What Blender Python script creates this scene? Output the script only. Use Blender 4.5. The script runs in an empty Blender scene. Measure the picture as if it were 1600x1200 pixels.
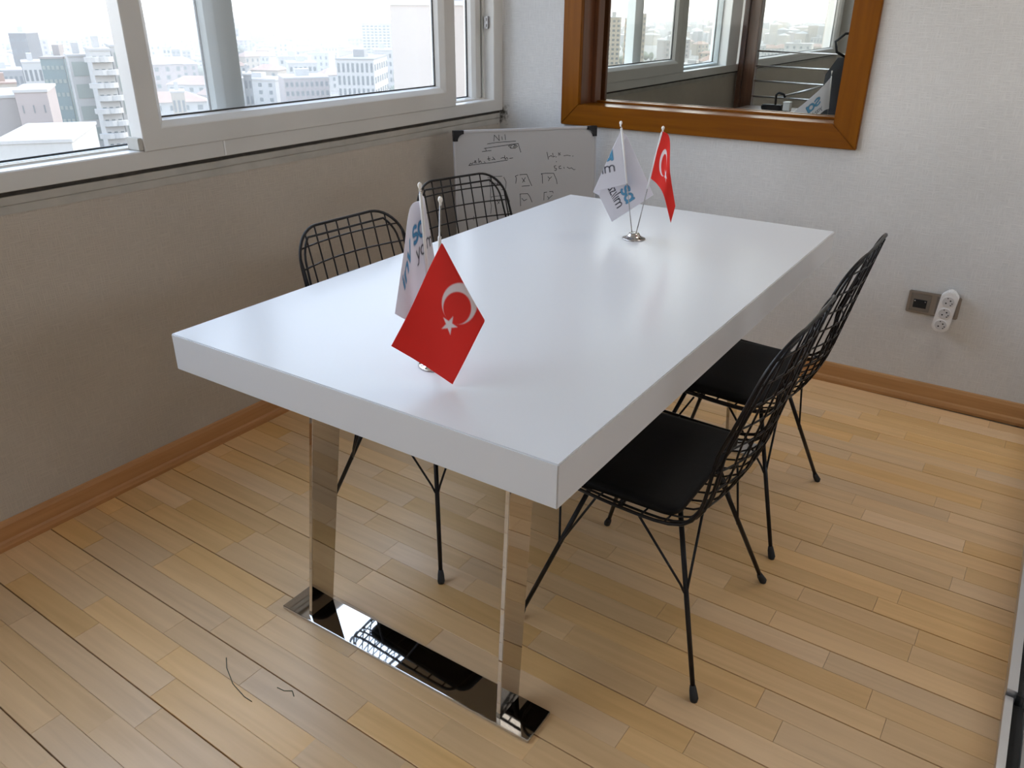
import bpy, bmesh, math, random
from mathutils import Vector, Matrix
random.seed(11)
scene = bpy.context.scene
COL = scene.collection
PI = math.pi

# ------------------------------------------------------------------ camera
cam_d = bpy.data.cameras.new('camera')
cam = bpy.data.objects.new('camera', cam_d)
COL.objects.link(cam)
cam_d.sensor_width = 36.0
cam_d.sensor_fit = 'HORIZONTAL'
cam_d.lens = 1239.4182 / 1600 * 36.0
cam_d.clip_start = 0.05
cam_d.clip_end = 8000
_R = Vector((0.832521, 0.553968, 0.005289))
_U = Vector((-0.241318, 0.354033, 0.903563))
_F = Vector((-0.498673, 0.753512, -0.428422))
m = Matrix.Identity(4)
for i in range(3):
    m[i][0] = _R[i]; m[i][1] = _U[i]; m[i][2] = -_F[i]
m[2][3] = 1.3674
cam.matrix_world = m
scene.camera = cam

# ------------------------------------------------------------------ colour management
vs = scene.view_settings
scene.display_settings.display_device = 'sRGB'
vs.view_transform = 'Standard'
vs.look = 'None'
vs.exposure = 0.45
vs.gamma = 1.0
vs.use_curve_mapping = False
try:
    scene.cycles.use_denoising = True
    scene.cycles.max_bounces = 10
    scene.cycles.transparent_max_bounces = 16
    scene.cycles.sample_clamp_indirect = 6.0
    scene.cycles.caustics_reflective = False
    scene.cycles.caustics_refractive = False
except Exception:
    pass

# ------------------------------------------------------------------ sky: hazy, bright, a little bluer overhead
SKY_STRENGTH = 3.6
w = bpy.data.worlds.new('hazy_sky')
scene.world = w
w.use_nodes = True
nt = w.node_tree
nt.nodes.clear()
wo = nt.nodes.new('ShaderNodeOutputWorld')
bg = nt.nodes.new('ShaderNodeBackground')
tc = nt.nodes.new('ShaderNodeTexCoord')
sx = nt.nodes.new('ShaderNodeSeparateXYZ')
rp = nt.nodes.new('ShaderNodeValToRGB')
nt.links.new(tc.outputs['Generated'], sx.inputs[0])
nt.links.new(sx.outputs['Z'], rp.inputs[0])
e = rp.color_ramp.elements
e[0].position = 0.0; e[0].color = (1.0, 0.965, 0.90, 1)
e[1].position = 1.0; e[1].color = (0.50, 0.68, 1.0, 1)
k = rp.color_ramp.elements.new(0.12); k.color = (0.94, 0.955, 0.97, 1)
k = rp.color_ramp.elements.new(0.42); k.color = (0.64, 0.79, 1.0, 1)
nt.links.new(rp.outputs[0], bg.inputs['Color'])
bg.inputs['Strength'].default_value = SKY_STRENGTH
nt.links.new(bg.outputs[0], wo.inputs['Surface'])

sun_d = bpy.data.lights.new('sun', 'SUN')
sun_d.energy = 4.0
sun_d.angle = math.radians(3)
sun_d.color = (1.0, 0.93, 0.82)
sun = bpy.data.objects.new('sun', sun_d)
COL.objects.link(sun)
sun.rotation_euler = Vector((-0.30, -0.62, -0.55)).to_track_quat('-Z', 'Y').to_euler()
sun.location = (0, 0, 40)

def portal(name, loc, sx_, sy_, normal):
    d = bpy.data.lights.new(name, 'AREA')
    d.shape = 'RECTANGLE'; d.size = sx_; d.size_y = sy_
    try:
        d.cycles.is_portal = True
    except Exception:
        d.energy = 0
    o = bpy.data.objects.new(name, d)
    COL.objects.link(o)
    o.location = loc
    o.rotation_euler = Vector(normal).to_track_quat('-Z', 'Y').to_euler()
    return o
portal('sky_portal', (-2.31, -0.15, 1.72), 6.5, 1.56, (1, 0, 0))
portal('sky_portal_near', (2.95, -3.62, 1.6), 0.65, 1.6, (0, 1, 0))
portal('sky_portal_right', (3.62, 2.4, 1.8), 4.0, 1.0, (-1, 0, 0))
portal('sky_portal_next', (-2.31, 6.35, 1.72), 5.9, 1.56, (1, 0, 0))

# ------------------------------------------------------------------ mesh helpers
class MB:
    def __init__(s):
        s.v = []; s.f = []; s.mi = []; s.sm = []
    def add(s, vs_, fs_, mi=0, smooth=False):
        o = len(s.v)
        s.v += [tuple(x) for x in vs_]
        for f in fs_:
            s.f.append(tuple(i + o for i in f)); s.mi.append(mi); s.sm.append(smooth)
        return s
    def box(s, x0, x1, y0, y1, z0, z1, mi=0):
        v = [(x0,y0,z0),(x1,y0,z0),(x1,y1,z0),(x0,y1,z0),(x0,y0,z1),(x1,y0,z1),(x1,y1,z1),(x0,y1,z1)]
        return s.add(v, [(0,3,2,1),(4,5,6,7),(0,1,5,4),(1,2,6,5),(2,3,7,6),(3,0,4,7)], mi)
    def tube(s, pts, r, n=6, closed=False, mi=0, cap=True):
        pts = [Vector(p) for p in pts]
        N = len(pts)
        rr = r if isinstance(r, (list, tuple)) else [r] * N
        T = []
        for i in range(N):
            if closed:
                t = pts[(i + 1) % N] - pts[i - 1]
            else:
                t = pts[min(i + 1, N - 1)] - pts[max(i - 1, 0)]
            T.append(t.normalized())
        a = Vector((0, 0, 1)) if abs(T[0].z) < 0.9 else Vector((1, 0, 0))
        nrm = (a - T[0] * a.dot(T[0])).normalized()
        vs_ = []; fs_ = []
        for i in range(N):
            nrm = (nrm - T[i] * nrm.dot(T[i])).normalized()
            b = T[i].cross(nrm)
            for j in range(n):
                c = 2 * PI * j / n
                vs_.append(pts[i] + (nrm * math.cos(c) + b * math.sin(c)) * rr[i])
        M = N if closed else N - 1
        for i in range(M):
            i2 = (i + 1) % N
            for j in range(n):
                j2 = (j + 1) % n
                fs_.append((i * n + j, i * n + j2, i2 * n + j2, i2 * n + j))
        if not closed and cap:
            fs_.append(tuple(range(n - 1, -1, -1)))
            fs_.append(tuple((N - 1) * n + j for j in range(n)))
        return s.add(vs_, fs_, mi, True)
    def lathe(s, prof, n=24, c=(0, 0, 0), mi=0, axis='z'):
        vs_ = []; fs_ = []
        for r, z in prof:
            for j in range(n):
                a = 2 * PI * j / n
                if axis == 'z':
                    vs_.append((c[0] + r * math.cos(a), c[1] + r * math.sin(a), c[2] + z))
                else:
                    vs_.append((c[0] + r * math.cos(a), c[1] - z, c[2] + r * math.sin(a)))
        for i in range(len(prof) - 1):
            for j in range(n):
                j2 = (j + 1) % n
                fs_.append((i*n+j, i*n+j2, (i+1)*n+j2, (i+1)*n+j))
        fs_.append(tuple(range(n - 1, -1, -1)))
        fs_.append(tuple((len(prof) - 1) * n + j for j in range(n)))
        return s.add(vs_, fs_, mi, True)
    def prism(s, poly, fn0, fn1, mi=0):
        """poly 2D list, fn0/fn1 map (a,b) to 3D for the two ends"""
        n = len(poly)
        vs_ = [fn0(*q) for q in poly] + [fn1(*q) for q in poly]
        fs_ = [tuple(range(n - 1, -1, -1)), tuple(range(n, 2 * n))]
        for i in range(n):
            j = (i + 1) % n
            fs_.append((i, j, n + j, n + i))
        return s.add(vs_, fs_, mi)
    def build(s, name, mat, parent=None, loc=None, bevel=0.0, bseg=2):
        me = bpy.data.meshes.new(name)
        me.from_pydata(s.v, [], s.f)
        mats = mat if isinstance(mat, (list, tuple)) else [mat]
        for q in mats:
            me.materials.append(q)
        me.polygons.foreach_set('material_index', s.mi)
        me.polygons.foreach_set('use_smooth', s.sm)
        bm = bmesh.new(); bm.from_mesh(me)
        bmesh.ops.recalc_face_normals(bm, faces=bm.faces)
        if bevel > 0:
            bmesh.ops.bevel(bm, geom=[e_ for e_ in bm.edges], offset=bevel, segments=bseg, affect='EDGES', clamp_overlap=True)
        bm.to_mesh(me); bm.free()
        o = bpy.data.objects.new(name, me)
        COL.objects.link(o)
        if parent is not None:
            o.parent = parent
        if loc is not None:
            o.location = loc
        return o

def empty(name, loc=(0, 0, 0), rz=0.0):
    o = bpy.data.objects.new(name, None)
    COL.objects.link(o)
    o.empty_display_size = 0.1
    o.location = loc
    o.rotation_euler = (0, 0, rz)
    return o
def tag(o, label, cat, group=None):
    o['label'] = label; o['category'] = cat
    if group: o['group'] = group
    return o
def struct(o, label=None, cat=None):
    o['kind'] = 'structure'
    if label: o['label'] = label
    if cat: o['category'] = cat
    return o
def copy_tree(o, parent=None):
    c = o.copy(); COL.objects.link(c)
    if parent is not None: c.parent = parent
    for ch in list(o.children):
        copy_tree(ch, c)
    return c

# ------------------------------------------------------------------ materials
def mat(name, col, rough=0.5, metal=0.0, spec=0.5, coat=0.0):
    m_ = bpy.data.materials.new(name)
    m_.use_nodes = True
    b = m_.node_tree.nodes['Principled BSDF']
    b.inputs['Base Color'].default_value = (*col, 1)
    b.inputs['Roughness'].default_value = rough
    b.inputs['Metallic'].default_value = metal
    b.inputs['Specular IOR Level'].default_value = spec
    b.inputs['Coat Weight'].default_value = coat
    b.inputs['Coat Roughness'].default_value = min(0.3, rough)
    return m_
def nodes(m_):
    t = m_.node_tree
    return t, t.nodes['Principled BSDF'], t.nodes.new, t.links.new
def varied(name, col, rough, scale=8.0, amt=0.12, bump=0.0, bscale=200.0, **kw):
    """a colour with soft mottling and an optional fine bump"""
    m_ = mat(name, col, rough, **kw)
    t, b, N, L = nodes(m_)
    tc_ = N('ShaderNodeTexCoord')
    n1 = N('ShaderNodeTexNoise'); n1.inputs['Scale'].default_value = scale; n1.inputs['Detail'].default_value = 4
    L(tc_.outputs['Object'], n1.inputs['Vector'])
    mr = N('ShaderNodeMapRange')
    mr.inputs['From Min'].default_value = 0.3; mr.inputs['From Max'].default_value = 0.7
    mr.inputs['To Min'].default_value = 1 - amt; mr.inputs['To Max'].default_value = 1 + amt
    L(n1.outputs['Fac'], mr.inputs['Value'])
    mx = N('ShaderNodeMix'); mx.data_type = 'RGBA'; mx.blend_type = 'MULTIPLY'
    mx.inputs['Factor'].default_value = 1.0
    mx.inputs['A'].default_value = (*col, 1)
    L(mr.outputs[0], mx.inputs['B'])
    L(mx.outputs['Result'], b.inputs['Base Color'])
    if bump:
        n2 = N('ShaderNodeTexNoise'); n2.inputs['Scale'].default_value = bscale
        L(tc_.outputs['Object'], n2.inputs['Vector'])
        bp = N('ShaderNodeBump'); bp.inputs['Strength'].default_value = bump; bp.inputs['Distance'].default_value = 0.001
        L(n2.outputs['Fac'], bp.inputs['Height']); L(bp.outputs[0], b.inputs['Normal'])
    return m_

def wallpaper(name, col, stain=False):
    """woven wallpaper: crossed threads as bump, faint mottling; optional mould in the window corner"""
    m_ = mat(name, col, 0.75, spec=0.25)
    t, b, N, L = nodes(m_)
    tc_ = N('ShaderNodeTexCoord')
    sp = N('ShaderNodeSeparateXYZ'); L(tc_.outputs['Object'], sp.inputs[0])
    ad = N('ShaderNodeMath'); ad.operation = 'ADD'
    L(sp.outputs['X'], ad.inputs[0]); L(sp.outputs['Y'], ad.inputs[1])
    cb = N('ShaderNodeCombineXYZ'); L(ad.outputs[0], cb.inputs['X']); L(sp.outputs['Z'], cb.inputs['Y'])
    def thread(sxx, syy, sc):
        mp = N('ShaderNodeMapping'); mp.inputs['Scale'].default_value = (sxx, syy, 1)
        L(cb.outputs[0], mp.inputs['Vector'])
        nz = N('ShaderNodeTexNoise'); nz.inputs['Scale'].default_value = sc; nz.inputs['Detail'].default_value = 3
        L(mp.outputs[0], nz.inputs['Vector'])
        return nz
    a1 = thread(1, 14, 22); a2 = thread(14, 1, 22); a3 = thread(1, 1, 6); a4 = thread(1, 1, 1.6)
    mm = N('ShaderNodeMath'); mm.operation = 'MAXIMUM'
    L(a1.outputs['Fac'], mm.inputs[0]); L(a2.outputs['Fac'], mm.inputs[1])
    bp = N('ShaderNodeBump'); bp.inputs['Strength'].default_value = 0.55; bp.inputs['Distance'].default_value = 0.004
    L(mm.outputs[0], bp.inputs['Height']); L(bp.outputs[0], b.inputs['Normal'])
    mr = N('ShaderNodeMapRange'); mr.inputs['From Min'].default_value = 0.35; mr.inputs['From Max'].default_value = 0.75
    mr.inputs['To Min'].default_value = 0.90; mr.inputs['To Max'].default_value = 1.07
    L(mm.outputs[0], mr.inputs['Value'])
    mr2 = N('ShaderNodeMapRange'); mr2.inputs['From Min'].default_value = 0.3; mr2.inputs['From Max'].default_value = 0.7
    mr2.inputs['To Min'].default_value = 0.92; mr2.inputs['To Max'].default_value = 1.06
    L(a4.outputs['Fac'], mr2.inputs['Value'])
    ml = N('ShaderNodeMath'); ml.operation = 'MULTIPLY'
    L(mr.outputs[0], ml.inputs[0]); L(mr2.outputs[0], ml.inputs[1])
    mx = N('ShaderNodeMix'); mx.data_type = 'RGBA'; mx.blend_type = 'MULTIPLY'; mx.inputs['Factor'].default_value = 1
    mx.inputs['A'].default_value = (*col, 1); L(ml.outputs[0], mx.inputs['B'])
    out = mx.outputs['Result']
    if stain:
        ds = N('ShaderNodeVectorMath'); ds.operation = 'DISTANCE'
        ds.inputs[1].default_value = stain
        L(tc_.outputs['Object'], ds.inputs[0])
        s1 = N('ShaderNodeMapRange'); s1.inputs['From Min'].default_value = 0.02; s1.inputs['From Max'].default_value = 0.085
        s1.inputs['To Min'].default_value = 0.5; s1.inputs['To Max'].default_value = 0.0
        L(ds.outputs['Value'], s1.inputs['Value'])
        nz = N('ShaderNodeTexNoise'); nz.inputs['Scale'].default_value = 45; nz.inputs['Detail'].default_value = 5
        L(tc_.outputs['Object'], nz.inputs['Vector'])
        sm_ = N('ShaderNodeMath'); sm_.operation = 'ADD'; L(s1.outputs[0], sm_.inputs[0]); L(nz.outputs['Fac'], sm_.inputs[1])
        s2 = N('ShaderNodeMapRange'); s2.inputs['From Min'].default_value = 0.8; s2.inputs['From Max'].default_value = 1.05
        L(sm_.outputs[0], s2.inputs['Value'])
        m2 = N('ShaderNodeMix'); m2.data_type = 'RGBA'
        L(s2.outputs[0], m2.inputs['Factor']); L(out, m2.inputs['A']); m2.inputs['B'].default_value = (0.10, 0.095, 0.085, 1)
        out = m2.outputs['Result']
    L(out, b.inputs['Base Color'])
    return m_

def wood(name, c1, c2, rough, axis='X', scale=1.0, coat=0.0, rnd=0.0, spec=0.5):
    """grain stretched along an axis; with rnd, every object gets its own tone"""
    m_ = mat(name, c1, rough, coat=coat, spec=spec)
    t, b, N, L = nodes(m_)
    tc_ = N('ShaderNodeTexCoord')
    geo = N('ShaderNodeNewGeometry')
    mp = N('ShaderNodeMapping')
    s_ = {'X': (1.2, 22, 22), 'Y': (22, 1.2, 22), 'Z': (22, 22, 1.2)}[axis]
    mp.inputs['Scale'].default_value = tuple(q * scale for q in s_)
    L(geo.outputs['Position'], mp.inputs['Vector'])
    oi = N('ShaderNodeObjectInfo')
    if rnd:
        vm = N('ShaderNodeVectorMath'); vm.operation = 'ADD'
        sc = N('ShaderNodeVectorMath'); sc.operation = 'SCALE'; sc.inputs['Scale'].default_value = 37.0
        cbx = N('ShaderNodeCombineXYZ'); L(oi.outputs['Random'], cbx.inputs['X']); L(oi.outputs['Random'], cbx.inputs['Y'])
        L(cbx.outputs[0], sc.inputs[0]); L(geo.outputs['Position'], vm.inputs[0]); L(sc.outputs[0], vm.inputs[1])
        L(vm.outputs[0], mp.inputs['Vector'])
    nz = N('ShaderNodeTexNoise'); nz.inputs['Scale'].default_value = 2.2; nz.inputs['Detail'].default_value = 6
    nz.inputs['Distortion'].default_value = 0.6
    L(mp.outputs[0], nz.inputs['Vector'])
    cr = N('ShaderNodeValToRGB')
    cr.color_ramp.elements[0].position = 0.32; cr.color_ramp.elements[0].color = (*c2, 1)
    cr.color_ramp.elements[1].position = 0.68; cr.color_ramp.elements[1].color = (*c1, 1)
    L(nz.outputs['Fac'], cr.inputs[0])
    out = cr.outputs[0]
    if rnd:
        mr = N('ShaderNodeMapRange'); mr.inputs['To Min'].default_value = 1 - rnd; mr.inputs['To Max'].default_value = 1 + rnd
        L(oi.outputs['Random'], mr.inputs['Value'])
        mx = N('ShaderNodeMix'); mx.data_type = 'RGBA'; mx.blend_type = 'MULTIPLY'; mx.inputs['Factor'].default_value = 1
        L(out, mx.inputs['A']); L(mr.outputs[0], mx.inputs['B'])
        hs = N('ShaderNodeHueSaturation')
        m9 = N('ShaderNodeMath'); m9.operation = 'MULTIPLY'; m9.inputs[1].default_value = 7.13
        fr = N('ShaderNodeMath'); fr.operation = 'FRACT'
        L(oi.outputs['Random'], m9.inputs[0]); L(m9.outputs[0], fr.inputs[0])
        mr3 = N('ShaderNodeMapRange'); mr3.inputs['To Min'].default_value = 0.86; mr3.inputs['To Max'].default_value = 1.08
        L(fr.outputs[0], mr3.inputs['Value']); L(mr3.outputs[0], hs.inputs['Saturation'])
        L(mx.outputs['Result'], hs.inputs['Color'])
        out = hs.outputs[0]
    L(out, b.inputs['Base Color'])
    bp = N('ShaderNodeBump'); bp.inputs['Strength'].default_value = 0.08; bp.inputs['Distance'].default_value = 0.001
    L(nz.outputs['Fac'], bp.inputs['Height']); L(bp.outputs[0], b.inputs['Normal'])
    return m_

def glass(name, dust_haze=0.0, tint=(1, 1, 1), refl=0.10):
    """window glass: clear, a fresnel reflection, and a film of dust scattering daylight, standing in for outdoor haze too"""
    m_ = bpy.data.materials.new(name)
    m_.use_nodes = True
    t = m_.node_tree; t.nodes.clear()
    N = t.nodes.new; L = t.links.new
    out = N('ShaderNodeOutputMaterial')
    tr = N('ShaderNodeBsdfTransparent'); tr.inputs[0].default_value = (*tint, 1)
    gl = N('ShaderNodeBsdfGlossy'); gl.inputs['Roughness'].default_value = 0.02
    fr = N('ShaderNodeFresnel'); fr.inputs[0].default_value = 1.45
    mm = N('ShaderNodeMath'); mm.operation = 'MULTIPLY'; mm.inputs[1].default_value = refl * 10
    geo = N('ShaderNodeNewGeometry')
    inv = N('ShaderNodeMath'); inv.operation = 'SUBTRACT'; inv.inputs[0].default_value = 1.0
    L(geo.outputs['Backfacing'], inv.inputs[1])
    fm = N('ShaderNodeMath'); fm.operation = 'MULTIPLY'
    L(fr.outputs[0], fm.inputs[0]); L(inv.outputs[0], fm.inputs[1])      # reflect at the outer face only
    L(fm.outputs[0], mm.inputs[0]); mm.use_clamp = True
    m1 = N('ShaderNodeMixShader'); L(mm.outputs[0], m1.inputs[0]); L(tr.outputs[0], m1.inputs[1]); L(gl.outputs[0], m1.inputs[2])
    last = m1
    if dust_haze > 0:
        tl = N('ShaderNodeBsdfTranslucent'); tl.inputs[0].default_value = (0.95, 0.94, 0.90, 1)
        tcn = N('ShaderNodeTexCoord')
        nz = N('ShaderNodeTexNoise'); nz.inputs['Scale'].default_value = 2.5; nz.inputs['Detail'].default_value = 3
        L(tcn.outputs['Object'], nz.inputs['Vector'])
        mr = N('ShaderNodeMapRange'); mr.inputs['To Min'].default_value = dust_haze * 0.8; mr.inputs['To Max'].default_value = dust_haze * 1.2
        L(nz.outputs['Fac'], mr.inputs['Value'])
        m2 = N('ShaderNodeMixShader'); L(mr.outputs[0], m2.inputs[0]); L(m1.outputs[0], m2.inputs[1]); L(tl.outputs[0], m2.inputs[2])
        last = m2
    L(last.outputs[0], out.inputs[0])
    return m_

M = {}
M['wall_back'] = wallpaper('woven_wallpaper_grey', (0.70, 0.69, 0.67), stain=(-2.16, 3.155, 0.93))
M['wall_left'] = wallpaper('woven_wallpaper_shaded', (0.52, 0.465, 0.40), stain=(-2.16, 3.155, 0.93))  # same paper as the back wall, its backlit shade put into the colour
M['paint'] = varied('white_wall_paint', (0.72, 0.70, 0.67), 0.8, 3, 0.04)
M['ceiling'] = varied('ceiling_paint', (0.80, 0.79, 0.77), 0.85, 3, 0.03)
M['sub'] = varied('subfloor_dark', (0.10, 0.065, 0.04), 0.9, 5, 0.1)
M['plank'] = wood('maple_parquet', (0.80, 0.505, 0.23), (0.71, 0.435, 0.19), 0.37, 'X', 1.0, rnd=0.10, coat=0.38)
M['base'] = wood('oak_baseboard', (0.55, 0.28, 0.115), (0.45, 0.215, 0.08), 0.4, 'Y', 1.0)
M['base_x'] = wood('oak_baseboard_cross', (0.50, 0.265, 0.105), (0.41, 0.205, 0.075), 0.4, 'X', 1.0)
M['frame_v'] = wood('cherry_veneer_upright', (0.22, 0.072, 0.002), (0.17, 0.05, 0.001), 0.3, 'Z', 1.0, coat=0.0, spec=0.14)
M['frame_h'] = wood('cherry_veneer_level', (0.22, 0.072, 0.002), (0.17, 0.05, 0.001), 0.3, 'X', 1.0, coat=0.0, spec=0.14)
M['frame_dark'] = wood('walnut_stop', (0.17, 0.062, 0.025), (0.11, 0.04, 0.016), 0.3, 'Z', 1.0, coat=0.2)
M['pvc'] = varied('white_pvc', (0.63, 0.615, 0.585), 0.38, 4, 0.04)
M['pvc_edge'] = varied('pvc_cool_white', (0.80, 0.80, 0.79), 0.35, 4, 0.03)
M['sash_blue'] = varied('blue_grey_profile', (0.36, 0.40, 0.40), 0.45, 4, 0.05)  # even blue-grey tone, darker than the white profiles
M['sash_pale'] = varied('pale_blue_profile', (0.62, 0.68, 0.70), 0.45, 4, 0.04)
M['gasket'] = mat('rubber_gasket', (0.02, 0.02, 0.02), 0.6)
M['gap'] = varied('dark_gap', (0.07, 0.06, 0.05), 0.9, 30, 0.3)  # dark mottled filler below the window frame
M['plaster'] = varied('old_plaster_bead', (0.44, 0.42, 0.38), 0.9, 14, 0.10, bump=0.2, bscale=60)
M['glass'] = glass('window_glass', 0.035)  # film strengthened to put outdoor haze into the clearer panes
M['dusty'] = glass('dusty_window_glass', 0.085)
M['inner_glass'] = glass('inner_window_glass', 0.0, tint=(0.93, 0.92, 0.86), refl=0.07)
M['table'] = mat('white_lacquer', (0.71, 0.71, 0.715), 0.25, spec=0.17)
M['chrome'] = mat('polished_chrome', (0.62, 0.60, 0.58), 0.03, metal=1.0)
M['steel'] = mat('satin_steel', (0.42, 0.41, 0.40), 0.15, metal=1.0)
M['black_metal'] = mat('black_powder_coat', (0.007, 0.005, 0.005), 0.36, spec=0.3)
M['rubber'] = mat('black_rubber', (0.012, 0.012, 0.012), 0.65)
M['pad'] = varied('black_leatherette', (0.005, 0.005, 0.0055), 0.65, 60, 0.2, bump=0.25, bscale=500, spec=0.2)
M['sleeve'] = mat('white_pole_sleeve', (0.78, 0.76, 0.74), 0.6)
M['pearl'] = mat('pearl_finial', (0.85, 0.82, 0.76), 0.15)
M['board'] = mat('whiteboard_enamel', (0.44, 0.44, 0.45), 0.35)
M['alu'] = mat('brushed_aluminium', (0.72, 0.72, 0.73), 0.3, metal=0.9)
M['black_plastic'] = mat('black_plastic', (0.010, 0.010, 0.012), 0.55, spec=0.3)
M['ink'] = mat('black_marker_ink', (0.012, 0.014, 0.016), 0.6, spec=0.2)
M['board_frame'] = mat('grey_painted_rail', (0.52, 0.52, 0.54), 0.5)
M['bronze'] = mat('bronze_switch_plate', (0.34, 0.305, 0.27), 0.35, metal=0.6)
M['bronze_in'] = mat('bronze_insert', (0.22, 0.20, 0.18), 0.45, metal=0.4)
M['white_plastic'] = mat('white_plastic', (0.84, 0.83, 0.82), 0.3)
M['socket_well'] = mat('socket_well_plastic', (0.62, 0.61, 0.61), 0.4)
M['dark'] = mat('dark_hole', (0.01, 0.01, 0.01), 0.8)
M['thread'] = mat('dark_thread', (0.05, 0.06, 0.035), 0.9)
M['desk'] = wood('office_desk_top', (0.16, 0.10, 0.07), (0.12, 0.075, 0.05), 0.4, 'X')
M['grey_metal'] = mat('grey_metal', (0.35, 0.35, 0.36), 0.35, metal=0.7)
M['mesh_black'] = mat('black_office_fabric', (0.02, 0.022, 0.028), 0.7)
M['carpet'] = varied('grey_carpet', (0.16, 0.15, 0.145), 0.95, 40, 0.2)

def cloth_mat(name, trans=0.35, rough=0.65):
    m_ = bpy.data.materials.new(name)
    m_.use_nodes = True
    t = m_.node_tree; t.nodes.clear()
    N = t.nodes.new; L = t.links.new
    out = N('ShaderNodeOutputMaterial')
    ca = N('ShaderNodeVertexColor'); ca.layer_name = 'print'
    b = N('ShaderNodeBsdfPrincipled'); b.inputs['Roughness'].default_value = rough
    b.inputs['Specular IOR Level'].default_value = 0.12
    tl = N('ShaderNodeBsdfTranslucent')
    mx = N('ShaderNodeMixShader'); mx.inputs[0].default_value = trans
    L(ca.outputs[0], b.inputs['Base Color']); L(ca.outputs[0], tl.inputs[0])
    L(b.outputs[0], mx.inputs[1]); L(tl.outputs[0], mx.inputs[2]); L(mx.outputs[0], out.inputs[0])
    return m_
M['cloth'] = cloth_mat('satin_flag_cloth')

# ================================================================== THE SETTING
H = 2.65
WX = -2.165            # room face of the left (facade) wall
WY = 3.157             # room face of the back wall
# ---- floor: dark subfloor slab, parquet strips laid one by one
fl = MB().box(-2.31, 3.6, -3.6, 9.6, -0.06, -0.012).build('floor', M['sub'])
struct(fl, 'maple strip parquet floor of the meeting room', 'floor')
plank_unit = None
TILT = -0.018
ca_, sa_ = math.cos(TILT), math.sin(TILT)
SW = 0.2 / 3
field = MB()
rnd = random.Random(5)
nvis = 0
for row in range(-56, 39):
    board, strip = divmod(row, 3)
    yb = 0.6015 + board * 0.2 + strip * SW          # near edge of the strip at x = 0
    g0 = 0.0015 if strip == 0 else 0.0003
    g1 = 0.0015 if strip == 2 else 0.0003
    if yb + SW > 3.20:
        continue
    s = -2.20 - rnd.random() * 0.4
    while s < 0.185:
        L_ = rnd.choice([0.30, 0.36, 0.42, 0.48, 0.55]) + rnd.uniform(-0.03, 0.03)
        if s + L_ > 0.198 - 0.06: L_ = 0.1975 - s
        if s < -2.162 and s + L_ < -2.10: L_ += 0.12
        a = max(s, -2.162); b_ = s + L_
        s += L_
        vis = (yb + SW) > 0.40 + (b_ + 1.315) * 0.673 - 0.10 - 0.673 * (b_ - a) * 0 and yb > 0.2
        y0, y1 = yb + g0, yb + SW - g1
        if yb + SW > 3.15: y1 = min(y1, 3.17)
        if vis and nvis < 300:
            if plank_unit is None:
                plank_unit = MB()
                # unit strip with slightly eased long edges
                e_ = 0.012
                v = [(0,0,-0.012),(1,0,-0.012),(1,1,-0.012),(0,1,-0.012),
                     (0,0,-0.0006),(1,0,-0.0006),(1,1,-0.0006),(0,1,-0.0006),
                     (0.001,e_,0),(0.999,e_,0),(0.999,1-e_,0),(0.001,1-e_,0)]
                plank_unit.add(v, [(0,3,2,1),(0,1,5,4),(1,2,6,5),(2,3,7,6),(3,0,4,7),(4,5,9,8),(5,6,10,9),(6,7,11,10),(7,4,8,11),(8,9,10,11)])
                p0 = plank_unit.build('plank', M['plank'], fl)
                o = p0
            else:
                o = p0.copy(); COL.objects.link(o); o.parent = fl
            o.scale = (b_ - a - 0.0005, y1 - y0, 1)
            o.rotation_euler = (0, 0, TILT)
            o.location = (a * ca_ - y0 * sa_ * 0, y0 + a * sa_, 0)
            nvis += 1
        else:
            q = [(a, y0 + a * sa_), (b_ - 0.0005, y0 + b_ * sa_), (b_ - 0.0005, y1 + b_ * sa_), (a, y1 + a * sa_)]
            field.add([(x, y, -0.012) for x, y in q] + [(x, y, 0) for x, y in q],
                      [(4,5,6,7),(0,1,5,4),(1,2,6,5),(2,3,7,6),(3,0,4,7)])
pf = field.build('plank_field', M['plank'], fl); pf['kind'] = 'stuff'
M['corridor_floor'] = wood('reddish_corridor_boards', (0.30, 0.16, 0.085), (0.23, 0.115, 0.06), 0.35, 'Y')
o = MB().box(0.262, 3.6, -3.6, 9.6, -0.012, 0.0).build('floor_corridor', M['corridor_floor']); struct(o)
o = MB().box(-2.31, 0.262, WY + 0.18, 9.6, -0.012, 0.0).build('floor_next_room', M['carpet']); struct(o)
# ---- ceiling
o = MB().box(-2.31, 3.6, -3.6, 9.6, H, H + 0.12).build('ceiling', M['ceiling']); struct(o)

# ---- left wall with the window band
b = MB()
b.box(-2.31, WX, -3.6, 9.6, -0.06, 0.915)
b.box(-2.31, WX, -3.6, 9.6, 2.50, H)
b.box(-2.31, WX, -3.6, -3.35, 0.915, 2.50)
b.box(-2.31, WX, 3.17, 3.335, 0.915, 2.50)
b.box(-2.31, WX, 9.36, 9.6, 0.915, 2.50)
o = b.build('wall_left', M['wall_left']); struct(o)

# ---- back wall with the opening of the inner window
ox0, ox1, oz0, oz1 = -1.76, -0.672, 0.977, 2.07
b = MB()
b.box(WX, ox0, WY, WY + 0.18, -0.012, H)
b.box(ox1, 3.6, WY, WY + 0.18, -0.012, H)
b.box(ox0, ox1, WY, WY + 0.18, -0.012, oz0)
b.box(ox0, ox1, WY, WY + 0.18, oz1, H)
o = b.build('wall_back', M['wall_back']); struct(o)
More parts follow.
